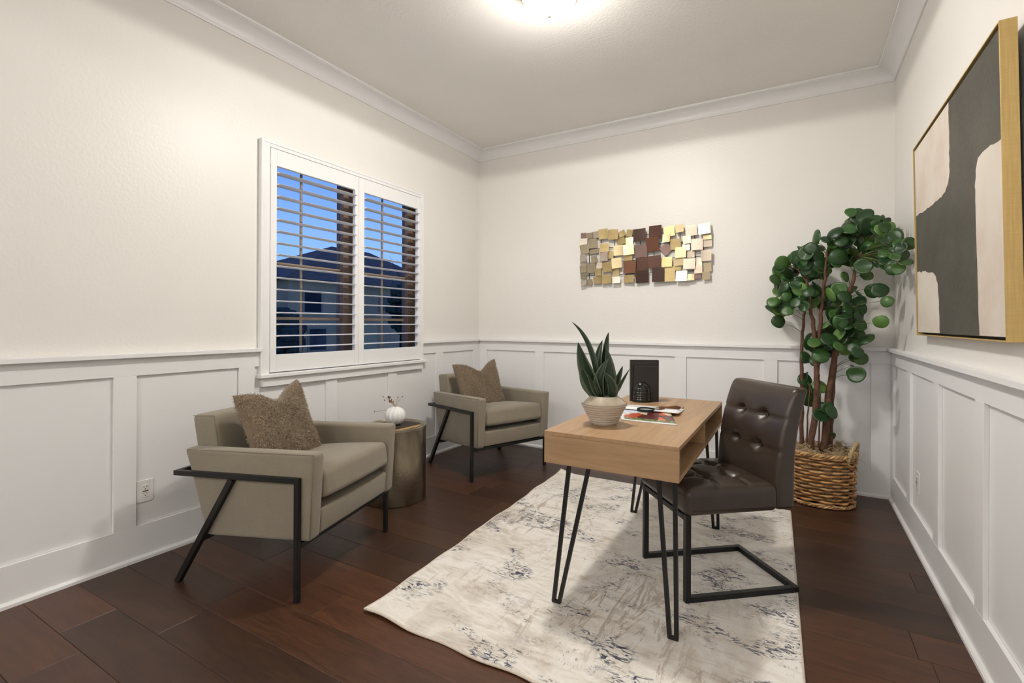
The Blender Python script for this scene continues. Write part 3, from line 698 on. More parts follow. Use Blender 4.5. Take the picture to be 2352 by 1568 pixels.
# ================================================================== THINGS ON THE DESK
# snake plant in a banded bowl
PX, PY = 2.172, -2.170
pot = thing('plant_pot', 'beige banded stoneware bowl planter on the desk', 'planter', (PX, PY, DT))
prof = [(.004, 0), (.054, 0), (.0575, .004)]
for i in range(8):
    z0 = .006+.0112*i; rr = .0585+.0057*i; prof += [(rr, z0), (rr+.0045, z0+.004), (rr+.0058, z0+.008), (rr+.0038, z0+.0108)]
MB().lathe(prof+[(.1045, .0965), (.09, .0965), (.05, .02), (.004, .02)], 56).build('banded_base', 'stoneware', pot, 50)
MB().lathe([(.104, .0965), (.1048, .099), (.100, .1045), (.0655, .130), (.0625, .133), (.059, .131), (.060, .126), (.090, .100), (.09, .0965)], 56).build('glazed_collar', 'glaze', pot, 60)
MB().lathe([(.003, .118), (.061, .118), (.05, .124), (.003, .126)], 24).build('soil', 'soil', pot, True)
sp = thing('snake_plant', 'snake plant with tall pointed dark green leaves in the bowl planter', 'plant', (PX, PY, DT+.122))
rt = Vector((.865, .502, 0)); dpv = Vector((-.502, .865, 0))
def snake(tip, mid, base, w, depth, tw):
    def pt(px, py, d): return rt*((px-1386)*.00201)+dpv*d+Vector((0, 0, 1.228-(py-743)/497.3-DT-.122))
    P0, P2, Mm = pt(*base, depth*.25), pt(*tip, depth), pt(*mid, depth*.6); C = 2*Mm-.5*P0-.5*P2
    n = 22; c = bez(P0, C, P2, n); b = MB(); uvl = b.bm.loops.layers.uv.new('UVMap'); rows = []
    for i, p in enumerate(c):
        t = i/n; tan = (c[min(i+1, n)]-c[max(i-1, 0)]).normalized()
        nn = (rt*math.sin(tw)-dpv*math.cos(tw)); nn = (nn-tan*nn.dot(tan)).normalized(); sd = tan.cross(nn).normalized()
        ww = w*.00201*.5*min(1, .66+1.1*t)*(max(0, 1-t**2.2))**.95*.86+.0004; row_ = []
        for j in range(7):
            s = (j/6-.5)*2; row_.append(p+sd*ww*s+nn*(ww*.55*(s*s)-.002)); 
        rows.append(row_)
    fr_ = [[b.bm.verts.new(p) for p in r_] for r_ in rows]; bk_ = [[b.bm.verts.new(p+Vector(-(nn*.0022)*(1-(i/n)**3))) for p in r_] for i, r_ in enumerate(rows)]
    def face(q, uvs):
        f = b.bm.faces.new(q)
        for lp, uvv in zip(f.loops, uvs): lp[uvl].uv = uvv
    for i in range(n):
        for j in range(6):
            U = [(j/6, i/n), ((j+1)/6, i/n), ((j+1)/6, (i+1)/n), (j/6, (i+1)/n)]
            face((fr_[i][j], fr_[i][j+1], fr_[i+1][j+1], fr_[i+1][j]), U); face((bk_[i][j], bk_[i+1][j], bk_[i+1][j+1], bk_[i][j+1]), [U[0], U[3], U[2], U[1]])
        face((fr_[i][0], fr_[i+1][0], bk_[i+1][0], bk_[i][0]), [(0, i/n)]*4); face((fr_[i][6], bk_[i][6], bk_[i+1][6], fr_[i+1][6]), [(1, i/n)]*4)
    b.build('leaf', 'snake', sp, True)
for a in (((1312, 738), (1354, 800), (1376, 908), 19, .02, .3), ((1326, 785), (1342, 845), (1370, 908), 46, .0, -.2), ((1400, 762), (1388, 815), (1385, 908), 30, .03, .5),
          ((1386, 780), (1374, 835), (1380, 908), 30, .04, -.3), ((1391, 795), (1399, 845), (1402, 908), 34, .02, .2), ((1335, 843), (1342, 870), (1366, 908), 34, -.01, -.4),
          ((1432, 840), (1418, 868), (1402, 908), 24, .02, .6), ((1446, 846), (1424, 878), (1408, 908), 20, .0, .9), ((1394, 820), (1374, 868), (1380, 912), 34, -.03, -.5),
          ((1379, 850), (1398, 880), (1402, 912), 36, -.045, .5), ((1389, 842), (1391, 870), (1393, 905), 13, -.02, .1), ((1345, 855), (1362, 888), (1378, 912), 22, -.035, -.8)): snake(*a)

# bookend and two dark books, faces turned towards the tufted chair's end of the desk
AB = R(26); AX = Vector((math.cos(AB), math.sin(AB), 0)); AY = Vector((-math.sin(AB), math.cos(AB), 0)); B0 = Vector((2.158, -1.412, DT))
be = thing('bookend', 'glossy black bookend with a ribbed half dome in front of its plate', 'bookend', B0, AB)
MB().box(-.066, .080, -.009, .009, 0, .214, bev=.002).build('plate', 'blackbook', be)
dome = [(.055, 0), (.056, .004)]
for i in range(4): dome += [(.0505, .008+.0135*i), (.0535, .0125+.0135*i), (.0535, .0165+.0135*i), (.0505, .0205+.0135*i)]
dome += [(.0515*math.cos(R(a)), .066+.056*math.sin(R(a))) for a in range(0, 90, 9)]+[(.001, .122)]
b = MB(); nn_ = 40; rings = [[(-.020+rr*math.cos(math.pi+math.pi*j/nn_), -.009+rr*.80*math.sin(math.pi+math.pi*j/nn_), z) for j in range(nn_+1)] for rr, z in dome]
b.loft(rings); b.build('ribbed_dome', 'ceramicblack', be, 50)
for i, (yy, hh, x0, x1, lab) in enumerate(((.0245, .234, -.084, .084, 'dark book standing upright directly behind the bookend plate'), (.0560, .245, -.079, .092, 'taller dark book standing upright behind the other dark book'))):
    t = thing('book', lab, 'book', B0+AY*yy, AB, 'dark books held by the bookend')
    MB().box(x0, x1, -.0145, -.0115, 0, hh, bev=.0008).build('cover', 'blackbook', t); MB().box(x0, x1, .0115, .0145, 0, hh, bev=.0008).build('cover', 'blackbook', t)
    MB().box(x0, x0+.004, -.0115, .0115, 0, hh).build('spine', 'blackbook', t); MB().box(x0+.004, x1-.003, -.0115, .0115, .003, hh-.003).build('page_block', 'darkpages', t)

# open magazine: printed near page, curled white far page
mg = thing('magazine', 'open glossy magazine with a red and orange picture on the desk', 'magazine', (2.305, -1.815, DT), R(2))
def page(name, m, pts, nx=14, th=.0012):
    """pts(u,v)->Vector sheet with thickness"""
    b = MB(); uvl = b.bm.loops.layers.uv.new('UVMap'); n = 18
    T = [[b.bm.verts.new(pts(i/nx, j/n)) for j in range(n+1)] for i in range(nx+1)]; B = [[b.bm.verts.new(pts(i/nx, j/n)-Vector((0, 0, th))) for j in range(n+1)] for i in range(nx+1)]
    def fc(q, u): 
        f = b.bm.faces.new(q)
        for lp, w in zip(f.loops, u): lp[uvl].uv = w
    for i in range(nx):
        for j in range(n):
            U = [(i/nx, j/n), ((i+1)/nx, j/n), ((i+1)/nx, (j+1)/n), (i/nx, (j+1)/n)]
            fc((T[i][j], T[i+1][j], T[i+1][j+1], T[i][j+1]), U); fc((B[i][j], B[i][j+1], B[i+1][j+1], B[i+1][j]), [U[0], U[3], U[2], U[1]])
    for i in range(nx):
        for j in (0, n): fc((T[i][j], T[i+1][j], B[i+1][j], B[i][j]), [(i/nx, j/n)]*4)
    for j in range(n):
        for i in (0, nx): fc((T[i][j], T[i][j+1], B[i][j+1], B[i][j]), [(i/nx, j/n)]*4)
    return b.build(name, m, mg, True)
def near_page(u, v): # v 0 near edge .. 1 spine
    x = -.100+.262*u-.075*v; y_ = -.222+.240*v; return Vector((x, y_, .0050+.010*v**3))
def near_block(u, v): p = near_page(u, v); return p-Vector((0, 0, .0016))
page('printed_page', 'magprint', near_page); page('page_stack', 'paper', near_block, th=.0028)
def far_page(u, v):
    x = -.175+.300*u-.004*v; y_ = .222*v; return Vector((x, y_, .015*(1-v)**2.2+.0050+.002*math.sin(u*3)))
page('white_page', 'paper', far_page, th=.004)
def curl(u, v):
    a = 2.6*v; return Vector((-.168+.295*u, .028+.026*math.sin(a)+.030*v, .0155+.015*(1-math.cos(a))*.36))
page('curled_page', 'paper', curl, th=.0006)

# magnifying glass lying across the magazine
ma = Vector((.70, .62, 0)).normalized(); ang = math.atan2(ma.y, ma.x)
gl = thing('magnifying_glass', 'magnifying glass with turned wooden handle lying on the magazine', 'magnifier', (2.268, -1.800, DT+.0205), ang)
b = MB(); n = 40
rings = [[((.042+a_)*math.cos(2*math.pi*i/n), (.042+a_)*math.sin(2*math.pi*i/n), z_) for a_, z_ in ((-.003, -.005), (.003, -.005), (.004, .0), (.003, .005), (-.003, .005))] for i in range(n)]
L_ = [[b.bm.verts.new(p) for p in r_] for r_ in rings]
for i in range(n):
    for j in range(5): b.bm.faces.new((L_[i][j], L_[(i+1) % n][j], L_[(i+1) % n][(j+1) % 5], L_[i][(j+1) % 5]))
b.build('ring', 'blackmetal', gl, 50)
MB().lathe([(.001, -.0035), (.025, -.002), (.0395, -.0005), (.0395, .0005), (.025, .002), (.001, .0035)], 32).build('lens', 'lens', gl, True)
def xl(prof, name, m):
    b = MB(); b.loft([[(x, r_*math.cos(2*math.pi*i/14), .004+r_*math.sin(2*math.pi*i/14)) for i in range(14)] for x, r_ in prof]); return b.build(name, m, gl, 50)
xl([(.044, .004), (.050, .0055), (.056, .004), (.062, .007), (.070, .0075), (.074, .006)], 'ferrule', 'dimmetal')
xl([(.072, .007), (.076, .0105), (.082, .009), (.086, .0115), (.092, .0095), (.097, .0115), (.105, .0095), (.118, .0085), (.140, .0105), (.165, .0125), (.180, .0115), (.192, .0075), (.196, .005)], 'handle', 'turnedwood')
xl([(.195, .004), (.204, .004), (.207, .007), (.212, .007), (.215, .004)], 'end_cap', 'dimmetal')

# ================================================================== WALL SCULPTURE (overlapping metal squares)
TILES = "1.205,2.062,0.052,0.046,0,M,0|1.265,2.052,0.064,0.054,0,K,1|1.321,2.058,0.07,0.06,3,P,0|1.407,2.054,0.087,0.092,3,G,2|1.5,2.041,0.091,0.091,-1,G,2|1.581,2.045,0.057,0.055,22,G,1|1.645,2.044,0.059,0.064,-10,G,0|1.218,1.999,0.068,0.061,0,W,2|1.3,1.976,0.083,0.09,2,K,1|1.22,1.928,0.084,0.085,8,K,1|1.309,1.905,0.089,0.045,3,K,0|1.414,1.929,0.087,0.08,2,G,1|1.565,1.984,0.078,0.07,10,G,0|1.646,1.972,0.065,0.064,1,L,1|1.549,1.894,0.087,0.094,3,L,2|1.644,1.893,0.094,0.093,4,L,2|1.408,1.849,0.081,0.089,2,P,1|1.468,1.861,0.055,0.068,1,G,0|1.212,1.845,0.068,0.064,-2,P,2|1.314,1.828,0.06,0.063,2,K,1|1.631,1.827,0.083,0.058,0,G,0|1.535,1.78,0.09,0.094,5,L,2|1.203,1.793,0.065,0.037,2,P,0|1.21,1.742,0.065,0.067,5,K,2|1.285,1.748,0.089,0.088,1,K,1|1.363,1.772,0.053,0.057,0,P,0|1.443,1.75,0.089,0.089,4,G,2|1.36,1.707,0.063,0.066,0,G,2|1.212,1.679,0.062,0.061,-3,K,1|1.518,1.71,0.061,0.047,5,G,0|1.349,1.634,0.082,0.066,2,G,1|1.441,1.641,0.089,0.083,3,G,2|1.522,1.668,0.07,0.035,2,L,1|1.532,1.628,0.072,0.059,2,W,2|1.642,1.633,0.094,0.067,-1,G,1|1.265,1.62,0.061,0.055,2,K,0|1.217,1.611,0.055,0.042,14,P,2|1.743,2.014,0.109,0.112,3,D,2|1.875,2.03,0.112,0.119,1,B,1|1.854,1.923,0.115,0.119,1,C,2|1.751,1.875,0.109,0.109,0,M,1|1.871,1.773,0.112,0.107,4,B,1|1.757,1.761,0.109,0.115,1,B,0|1.654,1.736,0.112,0.11,0,C,2|1.761,1.648,0.112,0.109,2,D,1|1.905,1.655,0.105,0.118,0,D,2|1.967,1.878,0.082,0.084,40,M,0|1.994,2.028,0.09,0.089,5,G,1|2.082,2.042,0.069,0.066,4,L,2|2.174,2.019,0.094,0.093,4,P,1|2.279,2.021,0.096,0.094,5,W,2|1.972,1.969,0.063,0.07,1,L,2|2.302,1.954,0.065,0.046,2,L,1|2.048,1.912,0.088,0.091,2,G,1|2.143,1.941,0.06,0.065,3,L,2|2.223,1.894,0.092,0.092,1,P,2|2.303,1.902,0.066,0.059,1,P,0|2.133,1.878,0.063,0.055,1,W,1|2.091,1.838,0.09,0.093,1,L,2|2.17,1.822,0.063,0.063,0,P,0|2.295,1.798,0.083,0.091,1,P,2|1.978,1.763,0.087,0.086,0,G,2|2.075,1.761,0.093,0.069,2,L,1|2.162,1.738,0.094,0.09,0,P,2|2.238,1.753,0.046,0.065,-1,P,0|2.06,1.705,0.064,0.033,0,G,0|2.232,1.687,0.064,0.065,2,P,1|2.302,1.706,0.063,0.078,2,K,0|2.001,1.66,0.087,0.128,1,G,1|2.099,1.638,0.092,0.088,-1,W,2|2.173,1.625,0.057,0.054,2,L,1|2.223,1.634,0.057,0.049,5,M,0|2.294,1.633,0.061,0.067,3,K,1"
ws = thing('wall_sculpture', 'wall sculpture of overlapping gold and dark bronze metal squares', 'wall art', (1.75, -.012, 1.60))
WS = Vector(ws.location); rw = random.Random(11)
for ln in TILES.split('|'):
    x, z, w_, h_, ro, m_, ly = ln.split(','); x, z, w_, h_ = map(float, (x, z, w_, h_)); ly = int(ly)
    b = MB(); n = 4; hw, hh = w_/2, h_/2; cv = rw.uniform(-.25, .25)
    F = [[b.bm.verts.new((-hw+2*hw*i/n, -(.006*(1-(2*i/n-1)**2)*cv), -hh+2*hh*j/n)) for j in range(n+1)] for i in range(n+1)]
    Bk = [[b.bm.verts.new((-hw+2*hw*i/n, .0014-(.006*(1-(2*i/n-1)**2)*cv), -hh+2*hh*j/n)) for j in range(n+1)] for i in range(n+1)]
    for i in range(n):
        for j in range(n): b.bm.faces.new((F[i][j], F[i+1][j], F[i+1][j+1], F[i][j+1])); b.bm.faces.new((Bk[i][j], Bk[i][j+1], Bk[i+1][j+1], Bk[i+1][j]))
        for j in (0, n): b.bm.faces.new((F[i][j], F[i+1][j], Bk[i+1][j], Bk[i][j])); b.bm.faces.new((F[j][i], F[j][i+1], Bk[j][i+1], Bk[j][i]))
    o = b.build('metal_square', SHEETS[m_], ws, 50)
    up = {'W': -13, 'L': -4}.get(m_, 0)
    o.rotation_euler = (R(rw.uniform(-6, 6)+up), R(-float(ro)), R(rw.uniform(-7, 7)))
    o.location = Vector((x, -.030-.012*ly-.003*rw.random(), z))-WS
b = MB()
for z in (1.68, 1.80, 1.93, 2.02): b.tube([(1.20-WS.x, -.022-WS.y, z-WS.z), (2.31-WS.x, -.022-WS.y, z-WS.z)], .0028, 6)
for x in (1.26, 1.38, 1.50, 1.62, 1.74, 1.86, 1.97, 2.08, 2.2, 2.27): b.tube([(x-WS.x, -.0225-WS.y, 1.62-WS.z), (x-WS.x, -.0225-WS.y, 2.05-WS.z)], .0028, 6)
for x in (1.30, 2.2):
    for z in (1.72, 1.98): b.tube([(x-WS.x, -WS.y, z-WS.z), (x-WS.x, -.0225-WS.y, z-WS.z)], .004, 6)
b.build('wire_grid', 'blackmetal', ws)

# ================================================================== PAINTING
pa = thing('framed_painting', 'large abstract olive and cream painting in a gold frame', 'painting', (W-.003, -1.667, 1.178))
pw, ph, pd = .6385, .984, .044
tilt = Matrix.Rotation(R(-1.15), 4, 'Y')
def pp(name, m, x0, x1, y0, y1, z0, z1, bev=.001, par=pa):
    o = MB().box(x0, x1, y0, y1, z0, z1, bev=bev, M=tilt).build(name, m, par); return o
for s in (1, -1): pp('frame_side', 'goldframe', -pd, -.002, *sorted((s*pw, s*(pw-.005))), 0, ph)
pp('frame_rail', 'goldframe', -pd, -.002, -pw+.008, pw-.005, 0, .005); pp('frame_rail', 'goldframe', -pd, -.002, -pw+.008, pw-.005, ph-.005, ph)
pp('backing', 'backing', -.012, -.004, -pw+.008, pw-.005, .005, ph-.005)
cv_ = pp('canvas', 'olive', -pd+.006, -.012, -pw+.014, pw-.014, .014, ph-.014)
def patch_(pts):
    rp = random.Random(len(pts)*7); out = []
    for (u0, v0), (u1, v1) in zip(pts, pts[1:]+pts[:1]):
        n = max(1, int(math.hypot(u1-u0, v1-v0)/.02))
        for i in range(n):
            t = i/n; inner = min(min(u0+(u1-u0)*t, 1-(u0+(u1-u0)*t)), min(v0+(v1-v0)*t, 1-(v0+(v1-v0)*t))) > .02
            j = .004 if inner else 0; out.append((u0+(u1-u0)*t+rp.uniform(-j, j), v0+(v1-v0)*t+rp.uniform(-j, j)))
    q = [(-pw+.0145+u*(2*pw-.029), .0145+v*(ph-.029)) for u, v in out]
    b = MB(); A = [b.bm.verts.new(tilt @ Vector((-pd+.0066, y_, z_))) for y_, z_ in q]; B = [b.bm.verts.new(tilt @ Vector((-pd+.0048, y_, z_))) for y_, z_ in q]; n = len(q)
    f1 = b.bm.faces.new(A); f2 = b.bm.faces.new(B[::-1])
    for i in range(n): b.bm.faces.new((A[i], A[(i+1) % n], B[(i+1) % n], B[i]))
    bmesh.ops.triangulate(b.bm, faces=[f1, f2]); b.build('cream_paint_field', 'creampaint', pa)
patch_([(.467, .998), (.470, .85), (.474, .70), (.49, .655), (.53, .632), (.60, .622), (.77, .627), (.90, .634), (.998, .64), (.998, .998)])
patch_([(.002, .64), (.08, .652), (.148, .655), (.185, .645), (.205, .615), (.212, .56), (.212, .437), (.206, .202), (.204, .002), (.002, .002)])
patch_([(.998, .332), (.85, .316), (.735, .297), (.69, .276), (.664, .235), (.654, .18), (.645, .002), (.998, .002)])

# ================================================================== BASKET AND TREE
bx_, by_ = 3.090, -.298
bs = thing('wicker_basket', 'oval woven wicker basket with rope handles holding the tree', 'basket', (bx_, by_, 0))
ex_ = 2.25; HB = .345
def oval(a, r_): c, s = math.cos(a), math.sin(a); return Vector((r_*math.copysign(abs(c)**(2/ex_), c), r_*.92*math.copysign(abs(s)**(2/ex_), s), 0))
def rad(z): return .190+.010*z/HB
ns = 22
stm = MB()
for i in range(ns):
    a = 2*math.pi*(i+.5)/ns; p0, p1 = oval(a, rad(0)), oval(a, rad(HB)); 
    MB().tube([(p0.x, p0.y, .008), (p1.x, p1.y, HB)], .0045, 6).build('stake', 'stake', bs, True)
nrow = 15
for k_ in range(nrow):
    z = .022+(HB-.034)*k_/(nrow-1); pts = []; n = ns*6
    for i in range(n):
        a = 2*math.pi*i/n; ph_ = (a*ns/2/math.pi)*math.pi; wob = math.cos(ph_+(k_ % 2)*math.pi)
        pts.append(oval(a, rad(z)+.0115*wob)+Vector((0, 0, z+.0022*math.sin(ph_*.5+k_*1.7)+.0012*math.sin(a*3+k_))))
    pts.append(pts[0]); MB().tube(pts, .0086, 6).build('weave_strand', 'cane' if (k_*7) % 5 else 'palecane', bs, True)
def twist(z, r_, rr, turns, name, m):
    for j in range(3):
        pts = []
        for i in range(181):
            a = 2*math.pi*i/180; q = a*turns+2*math.pi*j/3; p = oval(a, r_+rr*math.cos(q)); p.z = z+rr*math.sin(q); pts.append(p)
        MB().tube(pts, rr*.95, 6).build(name, m, bs, True)
twist(HB+.006, rad(HB), .0085, 16, 'rim_braid', 'palecane'); twist(.0155, rad(0)+.004, .007, 16, 'base_braid', 'palecane')
MB().lathe([(.003, .012), (.172, .012), (.172, .018), (.003, .018)], 32, sy=.92).build('basket_floor', 'stake', bs)
def handle(a0):
    for j in range(3):
        pts = []
        for i in range(41):
            t = i/40; a = a0+(t-.5)*.95; p = oval(a, rad(HB)+.012); p.z = HB-.028+.122*math.sin(math.pi*t)**.65
            q = t*math.pi*9+2*math.pi*j/3; p += Vector((math.cos(a), math.sin(a), 0))*.0075*math.cos(q)+Vector((0, 0, .0075*math.sin(q))); pts.append(p)
        MB().tube(pts, .0078, 6).build('rope_handle', 'rope', bs, True)
    for e_ in (-.475, .475):
        a = a0+e_; pts = []
        for i in range(25):
            t = i/24*math.pi*5; p = oval(a+.04*math.cos(t), rad(HB)+.004+.020*math.sin(t)); p.z = HB-.045+.06*i/24; pts.append(p)
        MB().tube(pts, .0042, 6).build('lashing', 'rope', bs, True)
handle(R(-20)); handle(R(160))

tr = thing('potted_tree', 'round-leaved artificial tree with brown stems standing in the wicker basket', 'tree', (bx_, by_, .02))
TO = Vector(tr.location); rg = random.Random(21)
b = MB(); nm = 40
def mossz(x, y_): return HB-.022+.026*math.sin(x*31+1)*math.cos(y_*27)+.022*math.sin(x*67+y_*53)+.012*math.cos(x*140-y_*110)
vr = {}
for i in range(13):
    for j in range(nm):
        p = oval(2*math.pi*j/nm, rad(HB)*.95*i/12 if i else .001); z = mossz(p.x, p.y)+.03*(i/12)*(i < 12)-.02*(i == 12)
        vr[i, j] = b.bm.verts.new((p.x, p.y, z-.02))
for i in range(12):
    for j in range(nm): b.bm.faces.new((vr[i, j], vr[i+1, j], vr[i+1, (j+1) % nm], vr[i, (j+1) % nm]))
vb = [b.bm.verts.new((*oval(2*math.pi*j/nm, rad(HB)*.9)[:2], .02)) for j in range(nm)]
for j in range(nm): b.bm.faces.new((vr[12, j], vb[j], vb[(j+1) % nm], vr[12, (j+1) % nm]))
b.bm.faces.new(vb[::-1]); mo = b.build('moss', 'moss', tr, True); mo['kind'] = 'stuff'
b = MB()
for i in range(420):
    a = rg.uniform(0, 6.283); q = oval(a, rad(HB)*.93*math.sqrt(rg.random())); z = mossz(q.x, q.y)+.004
    p0 = Vector((q.x, q.y, z)); d = Vector((rg.gauss(0, 1), rg.gauss(0, 1), rg.uniform(-.1, .6)))*.020
    b.tube(bez(p0, p0+d+Vector((0, 0, .012)), p0+d*1.6, 4), .0016, 4)
mf = b.build('moss_fibre', 'rope', tr); mf['kind'] = 'stuff'
YT = -.32
def tp(x, z, y_=YT):
    s = (y_+4.338)/(YT+4.338); return Vector((2.942+(x-2.942)*s, y_, 1.228+(z-1.228)*s))-TO
STEMS = [([(2.974, .34), (2.978, .753), (2.974, 1.062), (2.987, 1.262), (2.997, 1.401)], .015, .007, -.28), ([(3.032, .34), (3.06, .668), (3.066, .912), (3.05, 1.186), (3.018, 1.4), (3.001, 1.554)], .022, .008, -.36),
         ([(3.064, .80), (3.081, 1.156), (3.096, 1.368), (3.11, 1.55), (3.125, 1.74)], .015, .008, -.35), ([(3.112, .34), (3.131, .674), (3.153, .887), (3.193, 1.128), (3.231, 1.366), (3.267, 1.513), (3.31, 1.70)], .024, .009, -.31),
         ([(3.142, .34), (3.159, .767), (3.178, 1.068), (3.214, 1.247), (3.246, 1.40)], .018, .009, -.27), ([(3.008, .34), (3.015, .633), (3.03, .819)], .006, .004, -.30), ([(3.078, .34), (3.088, .64), (3.082, .883)], .005, .004, -.33),
         ([(3.31, 1.69), (3.36, 1.80), (3.44, 1.84)], .008, .004, -.36), ([(3.00, 1.54), (2.95, 1.62), (2.90, 1.64)], .007, .003, -.36), ([(2.997, 1.39), (2.93, 1.47), (2.86, 1.44)], .006, .003, -.30)]
nodes = []
for pts, r0, r1, yy in STEMS:
    P = [tp(x, z, yy) for x, z in pts]; sm = []
    for i in range(len(P)-1):
        a, b_, c, d = P[max(i-1, 0)], P[i], P[i+1], P[min(i+2, len(P)-1)]
        for j in range(6):
            t = j/6; sm.append(.5*((2*b_)+(c-a)*t+(2*a-5*b_+4*c-d)*t*t+(3*b_-a-3*c+d)*t**3))
    sm.append(P[-1]); nq = len(sm)
    for i in range(1, nq-1): sm[i] = sm[i]+Vector((rg.gauss(0, .0022), rg.gauss(0, .0022), 0))
    MB().tube(sm, [(r0+(r1-r0)*i/(nq-1))*(1+.07*math.sin(i*2.3)) for i in range(nq)], 9).build('trunk_stem', 'bark', tr, True)
    nodes += [p for p in sm if p.z > .45]
# leaf meshes: round, cupped, slightly notched
def leafmesh(name, cup, fold):
    b = MB(); rings, n = 4, 18; C = b.bm.verts.new((0, 0, 0)); L = []
    for i in range(1, rings+1):
        row_ = []
        for j in range(n):
            a = 2*math.pi*j/n; r_ = i/rings*(1-.10*math.exp(-((a-math.pi)/.28)**2))*(1+.03*math.sin(3*a)); x, y_ = r_*math.cos(a)*1.04, r_*math.sin(a)*.96
            row_.append(b.bm.verts.new((x, y_, cup*r_*r_+fold*abs(y_)+.035*math.sin(4*a+1)*r_**3)))
        L.append(row_)
    for j in range(n): b.bm.faces.new((C, L[0][j], L[0][(j+1) % n]))
    for i in range(rings-1):
        for j in range(n): b.bm.faces.new((L[i][j], L[i+1][j], L[i+1][(j+1) % n], L[i][(j+1) % n]))
    g = bmesh.ops.extrude_face_region(b.bm, geom=b.bm.faces[:])
    for v in [v for v in g['geom'] if isinstance(v, bmesh.types.BMVert)]: v.co.z -= .02
    return b.mesh(name, None, True)
LM = {}
for mi, mn in enumerate(('leafdark', 'leafmid', 'leaflight')):
    for q in range(3):
        me = leafmesh('leaf', (-.16, .10, -.28)[q], (.10, .22, .0)[q]); me.materials.append(MAT[mn]); LM[mi, q] = me
CL = [(3.37, 1.771, .172, .17, 54), (3.278, 1.92, .073, .071, 7), (3.490, 1.675, .05, .12, 9), (3.099, 1.702, .149, .13, 30), (2.921, 1.542, .113, .165, 34), (2.868, 1.403, .085, .09, 10), (3.075, 1.414, .10, .11, 13), (3.239, 1.381, .10, .12, 16), (3.202, 1.173, .119, .14, 26), (3.305, 1.071, .036, .10, 5), (3.045, 1.064, .062, .10, 9), (3.038, .788, .06, .13, 6), (3.129, .614, .036, .10, 4)]
EX = [(3.423, 1.248), (3.455, 1.386), (3.418, 1.462), (3.378, 1.457), (3.294, .895), (3.291, .939), (2.801, 1.395), (2.835, 1.253), (2.793, 1.335), (2.861, 1.67), (2.964, 1.67), (3.047, 1.842), (3.162, 1.869), (3.261, 1.996), (3.292, 1.983), (3.571, 1.756), (3.554, 1.644), (3.482, 1.597), (2.993, .853), (3.03, .788), (3.159, .632), (3.142, .458), (2.889, 1.559), (2.982, 1.771), (3.351, 1.563), (3.233, 1.559), (3.312, 1.292), (3.336, 1.145)]
spots = list(EX)
for cx, cz, rx, rz, n in CL:
    kept = []
    for _ in range(n):
        for _t in range(12):
            a, r_ = rg.uniform(0, 6.283), math.sqrt(rg.random()); q = (cx+rx*r_*math.cos(a), cz+rz*r_*math.sin(a))
            if all(math.hypot(q[0]-w[0], q[1]-w[1]) > .034 for w in kept): break
        kept.append(q)
    spots += kept
for (x, z) in spots:
    y_ = YT+rg.uniform(-.13, .15)
    if x > 3.36: y_ = min(y_, YT)-(x-3.36)*3.0
    p = tp(x, z, y_); size = rg.choice((.038, .044, .050, .056, .040))
    if x > 3.44: size = min(size, .036)
    if (p+TO).y > -.10: p.y = -.10-TO.y
    nd = min(nodes, key=lambda q: (q-p-Vector((0, 0, -.06))).length)
    u = rg.random(); mi = 0 if u < .66 else (1 if u < .88 else 2)
    o = new_obj('leaf', LM[mi, rg.randrange(3)], tr)
    nrm = Vector((rg.gauss(0, .6), -.95+rg.gauss(0, .5), .40+rg.gauss(0, .45))).normalized(); tip = (p-nd); tip = tip-nrm*tip.dot(nrm)
    tip = tip.normalized() if tip.length > 1e-3 else Vector((1, 0, 0)); side = nrm.cross(tip)
    o.matrix_local = Matrix.Translation(p) @ Matrix((tip, side, nrm)).transposed().to_4x4() @ Matrix.Scale(size, 4)
    MB().tube(bez(nd, (nd+p)/2+Vector((0, 0, .025)), p-tip*size*.9, 5), [.0022, .002, .0017, .0015, .0013, .0012], 5).build('leaf_stalk', 'greenstem', tr, True)

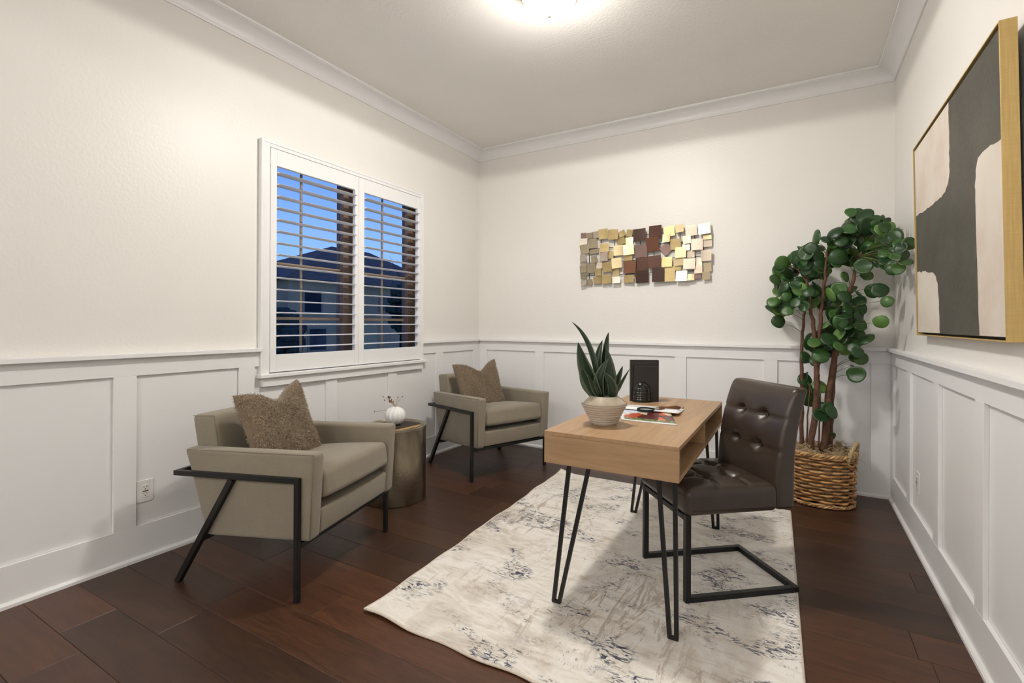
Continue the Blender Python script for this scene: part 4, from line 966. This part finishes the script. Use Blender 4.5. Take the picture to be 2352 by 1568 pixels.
# ================================================================== OUTSIDE THE WINDOW
gr = struct(MB().box(-60, -.5, -30, 60, -1.05, -.95).build('ground', 'lawn'), 'dark lawn outside')
struct(MB().box(-13.5, -7.5, -30, 60, -.949, -.93).build('street', 'asphalt'), 'asphalt street outside')
def house(label, x0, x1, y0, y1, zt_, wall, ridge, wins, gar=None, ax='y', rys=None):
    t = thing('house', label, 'house', ((x0+x1)/2, (y0+y1)/2, -.95)); O = Vector(t.location)
    def hp(name, m, par, *bb):
        o = MB().box(*bb).build(name, m, par); o.matrix_parent_inverse = Matrix.Translation(-O) if par is t else Matrix.Identity(4); return o
    hp('wall', wall, t, x0, x1, y0, y1, -.95, zt_)
    ov = .45; b = MB(); xm, ym = (x0+x1)/2, (y0+y1)/2
    if ax == 'y': A = [(x0-ov, y0-ov, zt_), (x1+ov, y0-ov, zt_), (x1+ov, y1+ov, zt_), (x0-ov, y1+ov, zt_)]; r_ = [(xm, (rys or (y0+(ym-y0)*.55,))[0], ridge), (xm, (rys or (0, y1-(y1-ym)*.55))[1], ridge)]
    v = [b.bm.verts.new(p) for p in A+r_]
    for q in ((0, 1, 4), (1, 2, 5, 4), (2, 3, 5), (3, 0, 4, 5), (3, 2, 1, 0)): b.bm.faces.new([v[i] for i in q])
    o = b.build('roof', 'rooftile', t); o.matrix_parent_inverse = Matrix.Translation(-O)
    for (a, c, d, e_) in wins:
        f = hp('window', 'muntin', t, x1-.05, x1+.06, a, c, d, e_)
        q = MB().box(x1-.02, x1+.08, a+.1, c-.1, d+.1, e_-.1).build('pane', 'darkpane', f)
    if gar: hp('garage_door', 'garage', t, x1-.05, x1+.05, *gar)
    return t
house('two-storey stucco house with hipped roof across the street', -27, -19, 11.1, 24.4, 3.45, 'stucco2', 6.15, [(11.9, 13.1, 1.7, 2.9), (14.6, 15.6, 1.7, 2.9), (17.2, 18.4, 1.9, 3.0), (12.2, 13.4, -.3, 1.0)], (14.4, 17.0, -.95, 1.1), rys=(17.0, 20.2))
house('lower beige house with wide garage beyond the two-storey house', -29, -20, 26.5, 34, 3.3, 'stucco', 5.4, [(28, 29.4, .6, 1.9)], (30.2, 32.6, -.95, 1.5))
house('small dark house at the far end of the street', -24, -17, -2, 6.5, 2.6, 'stucco', 4.4, [(1, 2.4, .3, 1.6)])
def outtree(label, x, y_, hgt, w_, bare=False):
    t = thing('street_tree', label, 'tree', (x, y_, -.95)); rq = random.Random(int(x*13+y_))
    tk_ = MB().tube([(0, 0, 0), (.05, .05, hgt*.45), (0, .1, hgt*.8)], [.13, .09, .03], 7).build('trunk', 'darktree', t, True)
    b = MB()
    if bare:
        for i in range(26):
            z = hgt*rq.uniform(.4, .8); a = rq.uniform(0, 6.28); p0 = Vector((.02, .06, z)); p2 = p0+Vector((math.cos(a)*w_, math.sin(a)*w_, hgt*rq.uniform(.1, .3))); b.tube(bez(p0, (p0+p2)/2+Vector((0, 0, -.1)), p2, 4), [.03, .022, .016, .01, .006], 4)
        b.build('branches', 'darktree', t)
    else:
        for i in range(260):
            d = Vector((rq.gauss(0, 1), rq.gauss(0, 1), rq.gauss(0, 1))).normalized()*rq.random()**.4; c = Vector((d.x*w_, d.y*w_, hgt*.68+d.z*hgt*.32)); s = rq.uniform(.12, .3)
            b.rbox(s, s, s*.7, s*.45, 1, c)
        b.build('foliage', 'darktree', t)
outtree('dark leafy street tree in front of the two-storey house', -15, 15.6, 4.3, 1.1); outtree('bare branched tree rising beside the two-storey house', -17.2, 17.2, 6.0, .8, True); outtree('low dark leafy tree on the near side of the street', -11.5, 5.4, 2.6, .7)
